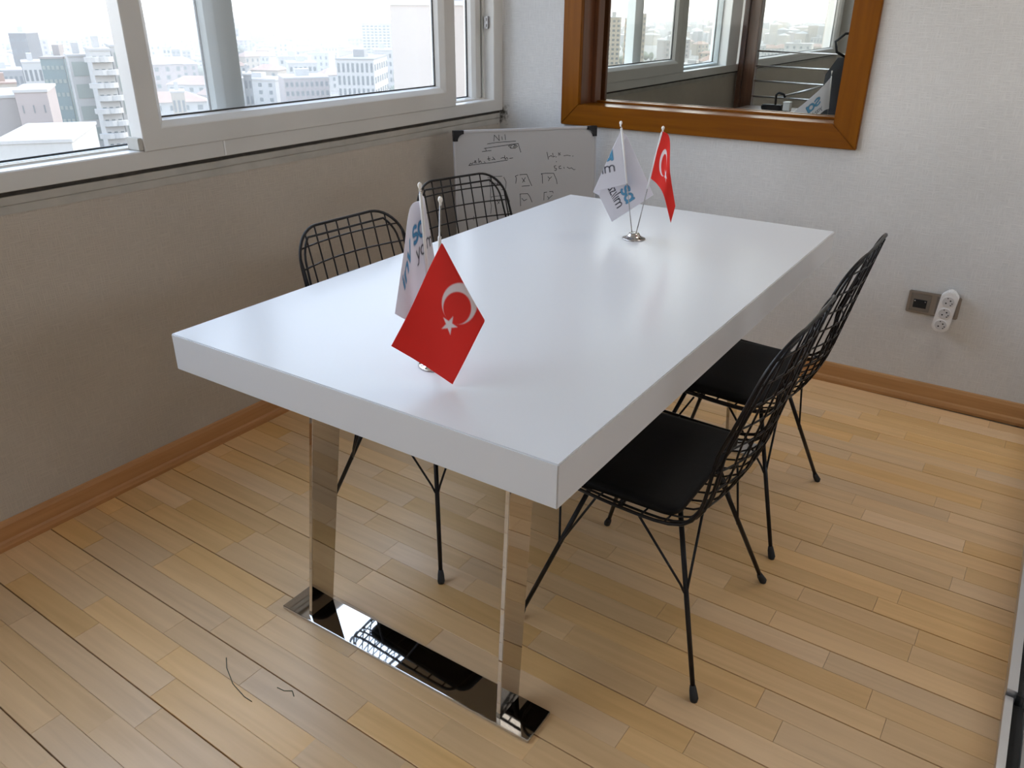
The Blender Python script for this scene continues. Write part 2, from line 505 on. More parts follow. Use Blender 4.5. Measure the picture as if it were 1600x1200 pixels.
# ---- walls behind the camera, the corridor and the far room
b = MB().box(-2.31, 3.6, -3.6, -3.5, 0, 0.80).box(-2.31, 3.6, -3.6, -3.5, 2.4, H).box(-2.31, 2.6, -3.6, -3.5, 0.8, 2.4).box(3.25, 3.6, -3.6, -3.5, 0.8, 2.4)
o = b.build('wall_near', M['paint']); struct(o)
b = MB().box(3.5, 3.6, -3.5, 9.6, 0, 1.3).box(3.5, 3.6, -3.5, 9.6, 2.3, H).box(3.5, 3.6, -3.5, 0.4, 1.3, 2.3).box(3.5, 3.6, 4.4, 9.6, 1.3, 2.3)
o = b.build('wall_right', M['paint']); struct(o)
o = MB().box(WX, 3.5, 9.45, 9.6, 0, H).build('wall_far', M['paint']); struct(o)
o = MB().box(0.6, 0.7, WY + 0.18, 9.45, 0, H).build('wall_next_room', M['paint']); struct(o)

# ---- baseboards: flat board with a rounded foot strip
prof = [(0.0, 0.0), (0.015, 0.0), (0.0165, 0.012), (0.014, 0.024), (0.010, 0.030), (0.0095, 0.070), (0.006, 0.081), (0.0, 0.084)]
o = MB().prism(prof, lambda a, z: (WX + a, -3.5, z), lambda a, z: (WX + a, WY, z)).build('baseboard_left', M['base']); struct(o)
o = MB().prism(prof, lambda a, z: (WX, WY - a, z), lambda a, z: (0.19, WY - a, z)).build('baseboard_back', M['base_x']); struct(o)

# ---- windows of white PVC
def ring(y0, y1, z0, z1, wl, wr, wb, wt, prof_):
    """mitred frame: prof_ = [(t, x)], t 0 at the outer edge, 1 at the inner"""
    b_ = MB()
    vs_ = []; fs_ = []
    n = len(prof_)
    for t, x in prof_:
        ya, yb2 = y0 + wl * t, y1 - wr * t
        za, zb = z0 + wb * t, z1 - wt * t
        vs_ += [(x, ya, za), (x, yb2, za), (x, yb2, zb), (x, ya, zb)]
    for i in range(n):
        i2 = (i + 1) % n
        for c in range(4):
            c2 = (c + 1) % 4
            fs_.append((i * 4 + c, i * 4 + c2, i2 * 4 + c2, i2 * 4 + c))
    return b_.add(vs_, fs_)
def sash(parent, xb, xf, y0, y1, z0, z1, wl, wr, wb, wt, gl, name='sash', mt='pvc'):
    d = xf - xb
    pr = [(0.0, xb), (0.0, xf - 0.002), (0.03, xf), (0.70, xf), (0.74, xf - 0.002), (0.93, xf - d * 0.30), (1.0, xf - d * 0.66), (1.0, xb + d * 0.08), (0.95, xb)]
    o_ = ring(y0, y1, z0, z1, wl, wr, wb, wt, pr).build(name, M[mt], parent)
    gx = xf - d * 0.72
    gy0, gy1, gz0, gz1 = y0 + wl, y1 - wr, z0 + wb, z1 - wt
    g = ring(gy0 - 0.001, gy1 + 0.001, gz0 - 0.001, gz1 + 0.001, 0.005, 0.005, 0.005, 0.005,
             [(0, gx - 0.004), (0, gx + 0.004), (1, gx + 0.003), (1, gx - 0.003)]).build('gasket', M['gasket'], o_)
    p_ = MB().box(gx - 0.002, gx + 0.002, gy0 - 0.002, gy1 + 0.002, gz0 - 0.002, gz1 + 0.002).build('pane', gl, o_)
    return o_

win1 = empty('window_1', (WX, 0, 0.945)); struct(win1, 'white sliding window band along the left wall', 'window')
def P_(o_):       # keep world coordinates under an Empty
    return o_
win1.location = (0, 0, 0)
fr = ring(-3.35, 3.167, 0.945, 2.50, 0.07, 0.075, 0.05, 0.06,
          [(0, -2.285), (0, -2.152), (0.04, -2.150), (0.93, -2.150), (1.0, -2.153), (1.0, -2.203), (1.12, -2.205), (1.12, -2.212), (1.0, -2.214), (1.0, -2.285)]).build('frame', M['pvc'], win1)
# grooves of the sliding track on the right jamb and the lower rail
b = MB()
for xx in (-2.222, -2.240, -2.262):
    b.box(xx - 0.003, xx + 0.003, 3.083, 3.092, 0.995, 2.44)
b.build('track', M['pvc_edge'], fr)
b = MB()
for xx in (-2.225, -2.258):
    b.box(xx - 0.003, xx + 0.003, -3.25, 3.083, 0.994, 1.002)
b.build('track', M['pvc_edge'], fr)
# the near front sash (right in the photo) and the outer ones behind it
sash(win1, -2.200, -2.145, 1.352, 2.803, 0.992, 2.45, 0.086, 0.090, 0.083, 0.085, M['dusty'])
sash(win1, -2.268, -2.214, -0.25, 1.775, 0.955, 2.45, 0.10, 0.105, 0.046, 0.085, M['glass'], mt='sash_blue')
sash(win1, -2.268, -2.214, 2.866, 3.080, 0.955, 2.45, 0.042, 0.052, 0.050, 0.085, M['glass'])
sash(win1, -2.200, -2.145, -1.60, -0.15, 0.992, 2.45, 0.086, 0.090, 0.083, 0.085, M['dusty'])
sash(win1, -2.268, -2.214, -3.28, -1.52, 0.955, 2.45, 0.10, 0.105, 0.046, 0.085, M['glass'])
# chipped corner guide at the foot of the front sash, latch keep on the right jamb
b = MB().box(-2.206, -2.150, 1.338, 1.352, 0.996, 1.030)
b.build('corner_guide', M['plaster'], fr, bevel=0.002)
b = MB().box(-2.196, -2.176, 3.080, 3.092, 1.285, 1.335).box(-2.190, -2.182, 3.076, 3.082, 1.292, 1.304).box(-2.190, -2.182, 3.076, 3.082, 1.316, 1.328)
b.build('latch_keep', M['grey_metal'], fr, bevel=0.001)
b = MB().box(-2.151, -2.1485, 1.620, 1.626, 0.948, 0.992)
b.build('rail_joint', M['pvc_edge'], fr)

win2 = empty('window_2'); struct(win2, 'white window band of the next room seen through the inner window', 'window')
fr2 = ring(3.345, 9.36, 0.945, 2.50, 0.05, 0.07, 0.05, 0.06,
           [(0, -2.285), (0, -2.152), (0.04, -2.150), (0.93, -2.150), (1.0, -2.153), (1.0, -2.285)]).build('frame', M['pvc'], win2)
sash(win2, -2.200, -2.145, 3.42, 5.25, 0.992, 2.45, 0.086, 0.13, 0.083, 0.085, M['glass'])
sash(win2, -2.268, -2.214, 4.62, 6.06, 0.996, 2.45, 0.15, 0.02, 0.02, 0.085, M['glass'], mt='sash_pale')
MB().box(-2.285, -2.150, 6.06, 6.28, 0.99, 2.45).build('mullion', M['pvc_edge'], fr2, bevel=0.003)
MB().box(-2.285, -2.150, 6.40, 6.72, 0.99, 2.45).build('mullion', M['pvc'], fr2, bevel=0.003)
sash(win2, -2.200, -2.145, 6.74, 9.28, 0.985, 2.45, 0.06, 0.09, 0.03, 0.085, M['dusty'])

# unseen window added behind the camera to brighten the room
fill_win4 = empty('fill_window_4'); struct(fill_win4, 'unseen fill window added behind the camera', 'window')
b = MB()
for x0_ in (2.60,):
    b.box(x0_, x0_ + 0.06, -3.57, -3.51, 0.8, 2.4)
b.box(3.19, 3.25, -3.57, -3.51, 0.8, 2.4).box(2.60, 3.25, -3.57, -3.51, 0.8, 0.86).box(2.60, 3.25, -3.57, -3.51, 2.34, 2.4)
b.build('frame', M['pvc'], fill_win4)
MB().box(2.61, 3.24, -3.545, -3.540, 0.81, 2.39).build('pane', M['glass'], fill_win4)
fill_win5 = empty('fill_window_5'); struct(fill_win5, 'unseen fill window added across the corridor', 'window')  # unseen opening, added to fill the right side with daylight
b = MB()
for k_ in range(5):
    b.box(3.51, 3.57, 0.4 + 0.985 * k_, 0.46 + 0.985 * k_, 1.3, 2.3)
b.box(3.51, 3.57, 0.4, 4.4, 1.3, 1.36).box(3.51, 3.57, 0.4, 4.4, 2.24, 2.3)
b.build('frame', M['pvc'], fill_win5)
MB().box(3.54, 3.545, 0.41, 4.39, 1.31, 2.29).build('pane', M['glass'], fill_win5)

# ---- gap and plaster bead under the window
def ragged(name, mat_, za, zb, xa, xb, y0, y1, amp, seed, n=150, parent=None):
    r_ = random.Random(seed)
    b_ = MB(); vs_ = []; fs_ = []
    d1 = d2 = 0.0
    for i in range(n + 1):
        y = y0 + (y1 - y0) * i / n
        d1 = d1 * 0.8 + r_.uniform(-1, 1) * amp * 0.6
        d2 = d2 * 0.8 + r_.uniform(-1, 1) * amp * 0.6
        vs_ += [(xa, y, za + d1), (xb, y, za + d1), (xb, y, zb + d2), (xa, y, zb + d2)]
    for i in range(n):
        for c in range(4):
            c2 = (c + 1) % 4
            fs_.append((i*4+c, i*4+c2, (i+1)*4+c2, (i+1)*4+c))
    return b_.add(vs_, fs_).build(name, mat_, parent)
o = ragged('trim_1', M['gap'], 0.914, 0.946, -2.30, -2.168, -3.35, 3.157, 0.0, 1); struct(o)
o = ragged('trim_2', M['plaster'], 0.913, 0.932, -2.29, -2.160, -3.35, 3.150, 0.0010, 2, 160); struct(o)
o = ragged('trim_3', M['plaster'], 0.888, 0.910, -2.170, -2.1625, -3.35, 3.150, 0.0006, 3, 120); struct(o)
o = MB().box(-2.30, -2.168, 3.345, 9.36, 0.936, 0.946).build('trim_4', M['gap']); struct(o)
o = MB().box(-2.30, -2.160, 3.345, 9.36, 0.914, 0.9355).build('trim_5', M['plaster']); struct(o)

# ---- inner window in a cherry veneer casing
win3 = empty('window_3'); struct(win3, 'inner window in a wide cherry veneer casing', 'window')
cx0, cx1, cz0, cz1 = -1.829, -0.598, 0.910, 2.14
ix0, ix1, iz0, iz1 = -1.744, -0.690, 0.995, 2.055
yf, yb_ = 3.136, 3.157
def casing(poly, mt):
    return MB().prism(poly, lambda a, c: (a, yf, c), lambda a, c: (a, yb_ , c)).build('casing_board', mt, win3, bevel=0.0025)
casing([(cx0, cz0), (ix0, iz0), (ix0, iz1), (cx0, cz1)], M['frame_v'])
casing([(cx1, cz0), (cx1, cz1), (ix1, iz1), (ix1, iz0)], M['frame_v'])
casing([(cx0, cz0), (cx1, cz0), (ix1, iz0), (ix0, iz0)], M['frame_h'])
casing([(cx0, cz1), (ix0, iz1), (ix1, iz1), (cx1, cz1)], M['frame_h'])
MB().box(ox0, ix0, yb_, 3.337, iz0, iz1).build('jamb', M['frame_dark'], win3)
MB().box(ix1, ox1, yb_, 3.337, iz0, iz1).build('jamb', M['frame_v'], win3)
MB().box(ox0, ox1, yb_, 3.337, oz0, iz0).build('sill_board', M['frame_h'], win3)
MB().box(ox0, ox1, yb_, 3.337, iz1, oz1).build('head_board', M['frame_h'], win3)
MB().box(ix0, ix0 + 0.020, 3.245, 3.300, iz0, iz1).box(ix0, ix0 + 0.030, 3.318, 3.337, iz0, iz1).build('glazing_stop', M['frame_dark'], win3, bevel=0.002)
MB().box(ix1 - 0.003, ix1, 3.27, 3.30, iz0, iz1).build('glazing_stop', M['frame_v'], win3)
MB().box(ix0 + 0.020, ix1, 3.265, 3.30, iz0, iz0 + 0.008).box(ix0, ix1, 3.318, 3.337, iz0, iz0 + 0.008).build('glazing_stop', M['frame_h'], win3, bevel=0.002)
MB().box(ix0 + 0.006, ix1 - 0.001, 3.306, 3.312, iz0 + 0.001, iz1).build('pane', M['inner_glass'], win3)

# ---- glass partition on the right: aluminium floor channel, doorway rail and glass
part = empty('glass_partition', (0.23, 1.4, 0)); struct(part, 'glass partition in an aluminium floor channel', 'partition')
def at_part(bm_, nm, mt, **kw):
    bm_.v = [(x - 0.23, y - 1.4, z) for x, y, z in bm_.v]
    return bm_.build(nm, mt, part, **kw)
at_part(MB().box(0.196, 0.212, -3.4, 1.655, 0, 0.024).box(0.246, 0.262, -3.4, 1.655, 0, 0.024), 'channel', M['alu'], bevel=0.001)
at_part(MB().box(0.212, 0.246, -3.4, 1.655, 0, 0.006), 'channel_seal', M['dark'])
at_part(MB().box(0.196, 0.216, 1.660, 3.13, 0, 0.038).box(0.242, 0.262, 1.660, 3.13, 0, 0.038), 'channel', M['alu'], bevel=0.001)
at_part(MB().box(0.216, 0.242, 1.660, 3.13, 0, 0.030), 'channel_seal', M['dark'])
at_part(MB().box(0.224, 0.234, -3.4, 1.652, 0.006, 2.60), 'pane', M['glass'])
at_part(MB().box(0.224, 0.234, 1.663, 3.13, 0.030, 2.60), 'pane', M['glass'])
at_part(MB().box(0.200, 0.258, -3.4, 3.13, 2.60, 2.649), 'head_rail', M['alu'])

# ================================================================== THE TABLE
TX0, TX1, TY0, TY1 = -1.442, -0.504, 0.889, 2.560
tc0 = ((TX0 + TX1) / 2, (TY0 + TY1) / 2)
tab = tag(empty('conference_table', (tc0[0], tc0[1], 0)),
          'long white lacquered table on polished chrome legs in the middle of the room', 'table')
hw, hl = (TX1 - TX0) / 2, (TY1 - TY0) / 2
top = MB().box(-hw, hw, -hl, hl, 0.669, 0.75).build('tabletop', M['table'], tab, bevel=0.0022)
for sgn in (-1, 1):
    yo = sgn * (hl - 0.096)                       # outer edge of the foot plate
    yi = yo - sgn * 0.09
    ya, yb2 = min(yo, yi), max(yo, yi)
    MB().box(-0.365, 0.365, ya, yb2, 0.0, 0.009).build('base_plate', M['chrome'], tab, bevel=0.0012)
    for sx_ in (-1, 1):
        bx = sx_ * 0.281                          # flat upright leaning a little inwards, widening upwards
        b = MB()
        pts = []
        for z, a0, a1, dx in ((0.009, 0.014, 0.087, 0.0), (0.669, 0.087, 0.180, 0.020)):
            x_ = bx - sx_ * dx
            y_0, y_1 = yo - sgn * a0, yo - sgn * a1
            y_0, y_1 = min(y_0, y_1), max(y_0, y_1)
            pts += [(x_ - 0.005, y_0, z), (x_ + 0.005, y_0, z), (x_ + 0.005, y_1, z), (x_ - 0.005, y_1, z)]
        b.add(pts, [(0,3,2,1),(4,5,6,7),(0,1,5,4),(1,2,6,5),(2,3,7,6),(3,0,4,7)])
        b.build('leg', M['chrome'], tab, bevel=0.001)

# ================================================================== WIRE CHAIRS
def catmull(P, n):
    P = [Vector(q) for q in P]
    Q = [P[0] * 2 - P[1]] + P + [P[-1] * 2 - P[-2]]
    out = []
    for i in range(1, len(Q) - 2):
        for k in range(n):
            t = k / n
            a, b_, c, d = Q[i-1], Q[i], Q[i+1], Q[i+2]
            out.append(0.5 * ((2*b_) + (c-a)*t + (2*a-5*b_+4*c-d)*t*t + (3*b_-a-3*c+d)*t**3))
    out.append(P[-1])
    return out
_prof = catmull([(0.245, 0.406), (0.205, 0.416), (0.10, 0.411), (-0.03, 0.403), (-0.130, 0.405), (-0.192, 0.436),
                 (-0.228, 0.505), (-0.258, 0.62), (-0.286, 0.74), (-0.310, 0.842)], 12)
_len = [0.0]
for i in range(1, len(_prof)):
    _len.append(_len[-1] + (_prof[i] - _prof[i-1]).length)
LT = _len[-1]
def prof_at(l):
    l = max(0.0, min(LT, l))
    for i in range(1, len(_len)):
        if _len[i] >= l - 1e-9:
            t = (l - _len[i-1]) / (_len[i] - _len[i-1])
            return _prof[i-1].lerp(_prof[i], t)
    return _prof[-1]
def half_w(l):
    W_ = 0.212 + 0.016 * math.sin(PI * min(1, l / 0.62)) - (0.026 * max(0, (l - 0.55) / (LT - 0.55)))
    r = 0.045
    if l < r:
        W_ = W_ - r + math.sqrt(max(0, r*r - (r-l)**2))
    rt = 0.085
    if l > LT - rt:
        d_ = l - (LT - rt)
        W_ = W_ - rt + math.sqrt(max(0, rt*rt - d_*d_))
    return W_
def shell(l, wv):
    q = prof_at(l)
    k_ = max(0.0, min(1.0, (l - 0.40) / 0.22))
    t = wv / 0.21
    return Vector((q.x + 0.050 * k_ * t * t * (1 - 0.35 * max(0, (l - 0.6) / (LT - 0.6))), wv, q.y + 0.012 * (1 - k_) * t * t + 0.02 * k_ * (1 - k_) * t * t))
def outline(inset, n=44):
    pts = []
    ls = [inset + (LT - 2 * inset) * (0.5 - 0.5 * math.cos(PI * i / n)) for i in range(n + 1)]
    for l in ls:
        pts.append((l, max(0.0, half_w(l) - inset)))
    full = [(l, w_) for l, w_ in pts] + [(l, -w_) for l, w_ in reversed(pts)]
    return full
def make_chair():
    root = empty('wire_chair')
    o1 = [shell(l, w_) for l, w_ in outline(0.0)]
    def dedupe(P):
        R_ = [P[0]]
        for q in P[1:]:
            if (q - R_[-1]).length > 0.004: R_.append(q)
        if (R_[0] - R_[-1]).length < 0.004: R_.pop()
        return R_
    o1 = dedupe(o1)
    o2 = dedupe([shell(l, w_) + Vector((0, 0, -0.003)) for l, w_ in outline(0.021)])
    rim = MB().tube(o1, 0.0042, 6, closed=True).build('rim', M['black_metal'], root)
    MB().tube(o2, 0.0032, 6, closed=True).build('inner_rim', M['black_metal'], rim)
    # wires running from the front edge up the back
    nw = 10
    for i in range(nw):
        wv = -0.187 + 0.374 * i / (nw - 1)
        l0 = 0.0
        while l0 < 0.3 and half_w(l0) < abs(wv): l0 += 0.002
        l1 = LT
        while l1 > 0.4 and half_w(l1) < abs(wv): l1 -= 0.002
        P = [shell(l0 + (l1 - l0) * k_ / 26, wv) for k_ in range(27)]
        MB().tube(P, 0.0024, 5).build('wire', M['black_metal'], rim)
    # wires running from side to side
    l = 0.055
    while l < LT - 0.03:
        h_ = half_w(l)
        P = [shell(l, -h_ + 2 * h_ * k_ / 10) for k_ in range(11)]
        MB().tube(P, 0.0024, 5).build('wire', M['black_metal'], rim)
        l += 0.0515
    # cushion: a thin pad with rounded corners and a welt
    pd = MB()
    a, b2, rr = 0.200, 0.200, 0.035
    def loop(sc, z, cx=0.066):
        pts = []
        for (qx, qy, st) in ((a-rr, b2-rr, 0), (-a+rr, b2-rr, 90), (-a+rr, -b2+rr, 180), (a-rr, -b2+rr, 270)):
            for k_ in range(5):
                an = math.radians(st + 22.5 * k_)
                pts.append((cx + (qx + rr * math.cos(an)) * sc, (qy + rr * math.sin(an)) * sc, z))
        return pts
    layers = [loop(0.97, 0.4145), loop(1.0, 0.418), loop(1.0, 0.427), loop(0.985, 0.433), loop(0.90, 0.4365), loop(0.5, 0.438)]
    n = len(layers[0]); vs_ = [q for L in layers for q in L]; fs_ = []
    for i in range(len(layers) - 1):
        for j in range(n):
            j2 = (j + 1) % n
            fs_.append((i*n+j, i*n+j2, (i+1)*n+j2, (i+1)*n+j))
    fs_.append(tuple(range(n - 1, -1, -1))); fs_.append(tuple((len(layers)-1)*n + j for j in range(n)))
    pd.add(vs_, fs_, 0, True)
    pd.build('cushion', M['pad'], root)
    MB().tube([(0.10, 0.103, 0.400), (-0.103, 0.103, 0.400), (-0.103, -0.103, 0.400), (0.10, -0.103, 0.400)], 0.0042, 6, closed=True).build('seat_support', M['black_metal'], root)
    # legs with a bent-wire brace and a rubber foot each
    for fx, fy in ((1, 1), (1, -1), (-1, 1), (-1, -1)):
        tp = Vector((0.097 if fx > 0 else -0.100, 0.100 * fy, 0.402))
        ft = Vector((0.228 * (1 if fx > 0 else 1.02) * fx, 0.239 * fy, 0.0))
        d_ = (ft - tp)
        lg = MB().tube([tp, tp + d_ * 0.5, tp + d_ * 0.955], [0.0062, 0.0060, 0.0056], 8).build('leg', M['black_metal'], root)
        MB().tube([tp + d_ * 0.925, tp + d_ * 0.95, ft + Vector((0, 0, 0.006)), ft], [0.0066, 0.0086, 0.0098, 0.0085], 9).build('foot_cap', M['rubber'], lg)
        jn = tp + d_ * 0.475
        e1 = Vector((fx * 0.050, 0.208 * fy, 0.404))
        e2 = Vector((0.195 if fx > 0 else -0.158, 0.105 * fy, 0.408))
        P = [e1, jn.lerp(e1, 0.12), jn + (e1 - jn).normalized() * 0.012 + Vector((0, 0, -0.004)), jn + Vector((0, 0, -0.010)),
             jn + (e2 - jn).normalized() * 0.012 + Vector((0, 0, -0.004)), jn.lerp(e2, 0.12), e2]
        MB().tube(P, 0.0030, 6).build('brace', M['black_metal'], lg)
    return root
ch0 = make_chair()
chairs = [
    (-0.600, 1.522, 180.0, 'black wire chair with black cushion nearest the camera, right of the white table'),
    (-0.612, 2.113, 180.0, 'black wire chair right of the table, behind the nearer one, closest to the wall socket'),
    (-1.285, 1.535, -3.0, 'black wire chair on the window side whose backrest stands left of the near flags'),
    (-1.395, 2.115, -15.0, 'black wire chair on the window side, its backrest in front of the whiteboard edge'),
]
for i, (x, y, a, lb) in enumerate(chairs):
    o = ch0 if i == 0 else copy_tree(ch0)
    o.location = (x, y, 0); o.rotation_euler = (0, 0, math.radians(a))
    tag(o, lb, 'chair', 'black wire chairs around the table')

# ================================================================== FLAGS
def seg_d(px, py, a, b_):
    dx, dy = b_[0] - a[0], b_[1] - a[1]
    L2 = dx*dx + dy*dy
    t = 0 if L2 == 0 else max(0, min(1, ((px-a[0])*dx + (py-a[1])*dy) / L2))
    return math.hypot(px - a[0] - t*dx, py - a[1] - t*dy)
def arc(cx, cy, r, a0, a1, n=10, ry=None):
    ry = r if ry is None else ry
    return [(cx + r*math.cos(math.radians(a0 + (a1-a0)*i/n)), cy + ry*math.sin(math.radians(a0 + (a1-a0)*i/n))) for i in range(n + 1)]
GL = {   # letters as strokes, x-height 1, y upwards; (strokes, advance)
    'y': ([[(0, 1), (0.38, 0.08)], [(0.78, 1), (0.25, -0.42), (0.0, -0.42)]], 1.0),
    'a': ([arc(0.42, 0.5, 0.40, 0, 360, 16, 0.47), [(0.86, 1.0), (0.86, 0.0)]], 1.12),
    'z': ([[(0, 0.96), (0.68, 0.96), (0.02, 0.04), (0.72, 0.04)]], 0.98),
    'ı': ([[(0.08, 1), (0.08, 0)]], 0.42),
    'l': ([[(0.08, 1.55), (0.08, 0)]], 0.42),
    'i': ([[(0.1, 1), (0.1, 0)], [(0.1, 1.38), (0.1, 1.42)]], 0.5),
    'm': ([[(0, 1), (0, 0)], [(0, 0.55)] + arc(0.32, 0.62, 0.32, 170, 0, 8, 0.36) + [(0.64, 0)], [(0.64, 0.55)] + arc(0.96, 0.62, 0.32, 170, 0, 8, 0.36) + [(1.28, 0)]], 1.55),
    'n': ([[(0, 1), (0, 0)], [(0, 0.55)] + arc(0.36, 0.60, 0.36, 170, 0, 8, 0.38) + [(0.72, 0)]], 1.02),
    'v': ([[(0, 1), (0.4, 0), (0.8, 1)]], 1.02),
    's': ([arc(0.42, 0.74, 0.36, 40, 200, 8, 0.25) + [(0.2, 0.56), (0.62, 0.46)] + arc(0.42, 0.27, 0.36, 20, -150, 8, 0.26)], 0.98),
}
def word(txt, x, y, h):
    """strokes in flag coordinates; y is the baseline measured downwards"""
    out = []
    for ch in txt:
        if ch == ' ':
            x += 0.5 * h; continue
        st, adv = GL[ch]
        for s_ in st:
            out.append([(x + q[0] * h, y - q[1] * h) for q in s_])
        x += adv * h
    return out
def word_w(txt, h):
    return sum((0.5 if c == ' ' else GL[c][1]) * h for c in txt)
def min_d(x, y, strokes):
    d = 9
    for s_ in strokes:
        for i in range(len(s_) - 1):
            d = min(d, seg_d(x, y, s_[i], s_[i+1]))
    return d
WHITE_C = (0.82, 0.80, 0.83); RED_C = (0.80, 0.050, 0.038); FW = (0.86, 0.80, 0.80)
def mixc(a, b_, t):
    return tuple(a[i] * (1 - t) + b_[i] * t for i in range(3))
def print_red(u, v, vc=0.5):
    aa = 0.012
    d1 = math.hypot(u - 0.50, v - vc) - 0.25
    d2 = 0.20 - math.hypot(u - 0.5625, v - vc)
    d = max(d1, d2)
    # five-pointed star, one point towards the hoist
    x, y = u - 0.80, v - vc
    r = 0.125
    pts = []
    for k_ in range(10):
        an = PI + k_ * PI / 5
        rr = r if k_ % 2 == 0 else r * 0.382
        pts.append((rr * math.cos(an), rr * math.sin(an)))
    ins = False
    for i in range(10):
        a, b_ = pts[i], pts[(i + 1) % 10]
        if (a[1] > y) != (b_[1] > y) and x < (b_[0] - a[0]) * (y - a[1]) / (b_[1] - a[1]) + a[0]:
            ins = not ins
    ds = min(seg_d(x, y, pts[i], pts[(i + 1) % 10]) for i in range(10))
    d = min(d, -ds if ins else ds)
    t = max(0, min(1, 0.5 - d / aa))
    return mixc(RED_C, FW, t)
def print_white(logo_end, logo, logo_h, logo_y, text_x, text_y, text_h, mirror):
    lw = word_w(logo, logo_h)
    st_logo = word(logo, logo_end - lw, logo_y, logo_h)
    st_text = word('yazılım', text_x, text_y, text_h)
    def f(u, v):
        x = (1.5 - u) if mirror else u
        c = WHITE_C
        if logo_y - 1.7 * logo_h < v < logo_y + 0.2 * logo_h:
            d = min_d(x, v, st_logo)
            wl = 0.14 * logo_h
            t = max(0, min(1, 0.5 - (d - wl) / 0.014))
            core = max(0, min(1, 0.5 - (d - wl * 0.55) / 0.02))
            c = mixc(c, mixc((0.03, 0.16, 0.30), (0.16, 0.44, 0.66), core), t)
        if text_y - 1.8 * text_h < v < text_y + 0.7 * text_h:
            d = min_d(x, v, st_text)
            t = max(0, min(1, 0.5 - (d - 0.09 * text_h) / 0.013))
            c = mixc(c, (0.01, 0.01, 0.025), t)
        return c
    return f
def flag_mesh(name, parent, pos, fA, fB, nu, nv, origin, smooth_it=0, th=0.0005, label=None):
    """cloth as two printed faces; pos(u, v) gives the world point of the sheet"""
    grid = [[Vector(pos(1.5 * i / nu, j / nv)) for j in range(nv + 1)] for i in range(nu + 1)]
    for _ in range(smooth_it):
        g2 = [[q.copy() for q in r] for r in grid]
        for i in range(nu + 1):
            for j in range(nv + 1):
                nb = []
                if 0 < i < nu: nb += [grid[i-1][j], grid[i+1][j]]
                if 0 < j < nv: nb += [grid[i][j-1], grid[i][j+1]]
                if i == 0 or not nb: continue
                a = Vector((0, 0, 0))
                for q in nb: a += q
                g2[i][j] = grid[i][j].lerp(a / len(nb), 0.5)
        grid = g2
    vs_ = []; cols = []
    nrm = [[None] * (nv + 1) for _ in range(nu + 1)]
    for i in range(nu + 1):
        for j in range(nv + 1):
            du = grid[min(i+1, nu)][j] - grid[max(i-1, 0)][j]
            dv = grid[i][min(j+1, nv)] - grid[i][max(j-1, 0)]
            n_ = du.cross(dv)
            nrm[i][j] = n_.normalized() if n_.length > 1e-12 else Vector((0, 0, 1))
    for side, f in ((1, fA), (-1, fB)):
        for i in range(nu + 1):
            for j in range(nv + 1):
                vs_.append(grid[i][j] + nrm[i][j] * th * side - origin)
                cols.append(f(1.5 * i / nu, j / nv))
    fs_ = []
    off = (nu + 1) * (nv + 1)
    idx = lambda i, j: i * (nv + 1) + j
    for i in range(nu):
        for j in range(nv):
            q = (idx(i, j), idx(i+1, j), idx(i+1, j+1), idx(i, j+1))
            fs_.append(q); fs_.append(tuple(off + k_ for k_ in reversed(q)))
    edge = [idx(i, 0) for i in range(nu)] + [idx(nu, j) for j in range(nv)] + [idx(i, nv) for i in range(nu, 0, -1)] + [idx(0, j) for j in range(nv, 0, -1)]
    for k_ in range(len(edge)):
        a, b_ = edge[k_], edge[(k_ + 1) % len(edge)]
        fs_.append((a, a + off, b_ + off, b_))
    me = bpy.data.meshes.new(name)
    me.from_pydata([tuple(q) for q in vs_], [], fs_)
    me.materials.append(M['cloth'])
    ca = me.color_attributes.new('print', 'FLOAT_COLOR', 'POINT')
    buf = []
    for c in cols: buf += [c[0], c[1], c[2], 1.0]
    ca.data.foreach_set('color', buf)
    me.polygons.foreach_set('use_smooth', [True] * len(fs_))
    o_ = bpy.data.objects.new(name, me); COL.objects.link(o_); o_.parent = parent
    if label: o_['label'] = label
    return o_
def bary(tri_uv, tri_p, u, v):
    (u0, v0), (u1, v1), (u2, v2) = tri_uv
    d = (v1 - v2) * (u0 - u2) + (u2 - u1) * (v0 - v2)
    a = ((v1 - v2) * (u - u2) + (u2 - u1) * (v - v2)) / d
    b_ = ((v2 - v0) * (u - u2) + (u0 - u2) * (v - v2)) / d
    return tri_p[0] * a + tri_p[1] * b_ + tri_p[2] * (1 - a - b_)
def lattice(us, top_, bot_):
    top_ = [Vector(q) for q in top_]; bot_ = [Vector(q) for q in bot_]
    def cr(P, t):
        n = len(us)
        k_ = 0
        while k_ < n - 2 and t > us[k_ + 1]: k_ += 1
        s_ = (t - us[k_]) / (us[k_ + 1] - us[k_])
        p1, p2 = P[k_], P[k_ + 1]
        p0 = P[k_ - 1] if k_ > 0 else p1 * 2 - p2
        p3 = P[k_ + 2] if k_ + 2 < n else p2 * 2 - p1
        return 0.5 * ((2*p1) + (p2-p0)*s_ + (2*p0-5*p1+4*p2-p3)*s_*s_ + (3*p1-p0-3*p2+p3)*s_**3)
    return lambda u, v: cr(top_, u).lerp(cr(bot_, u), v)

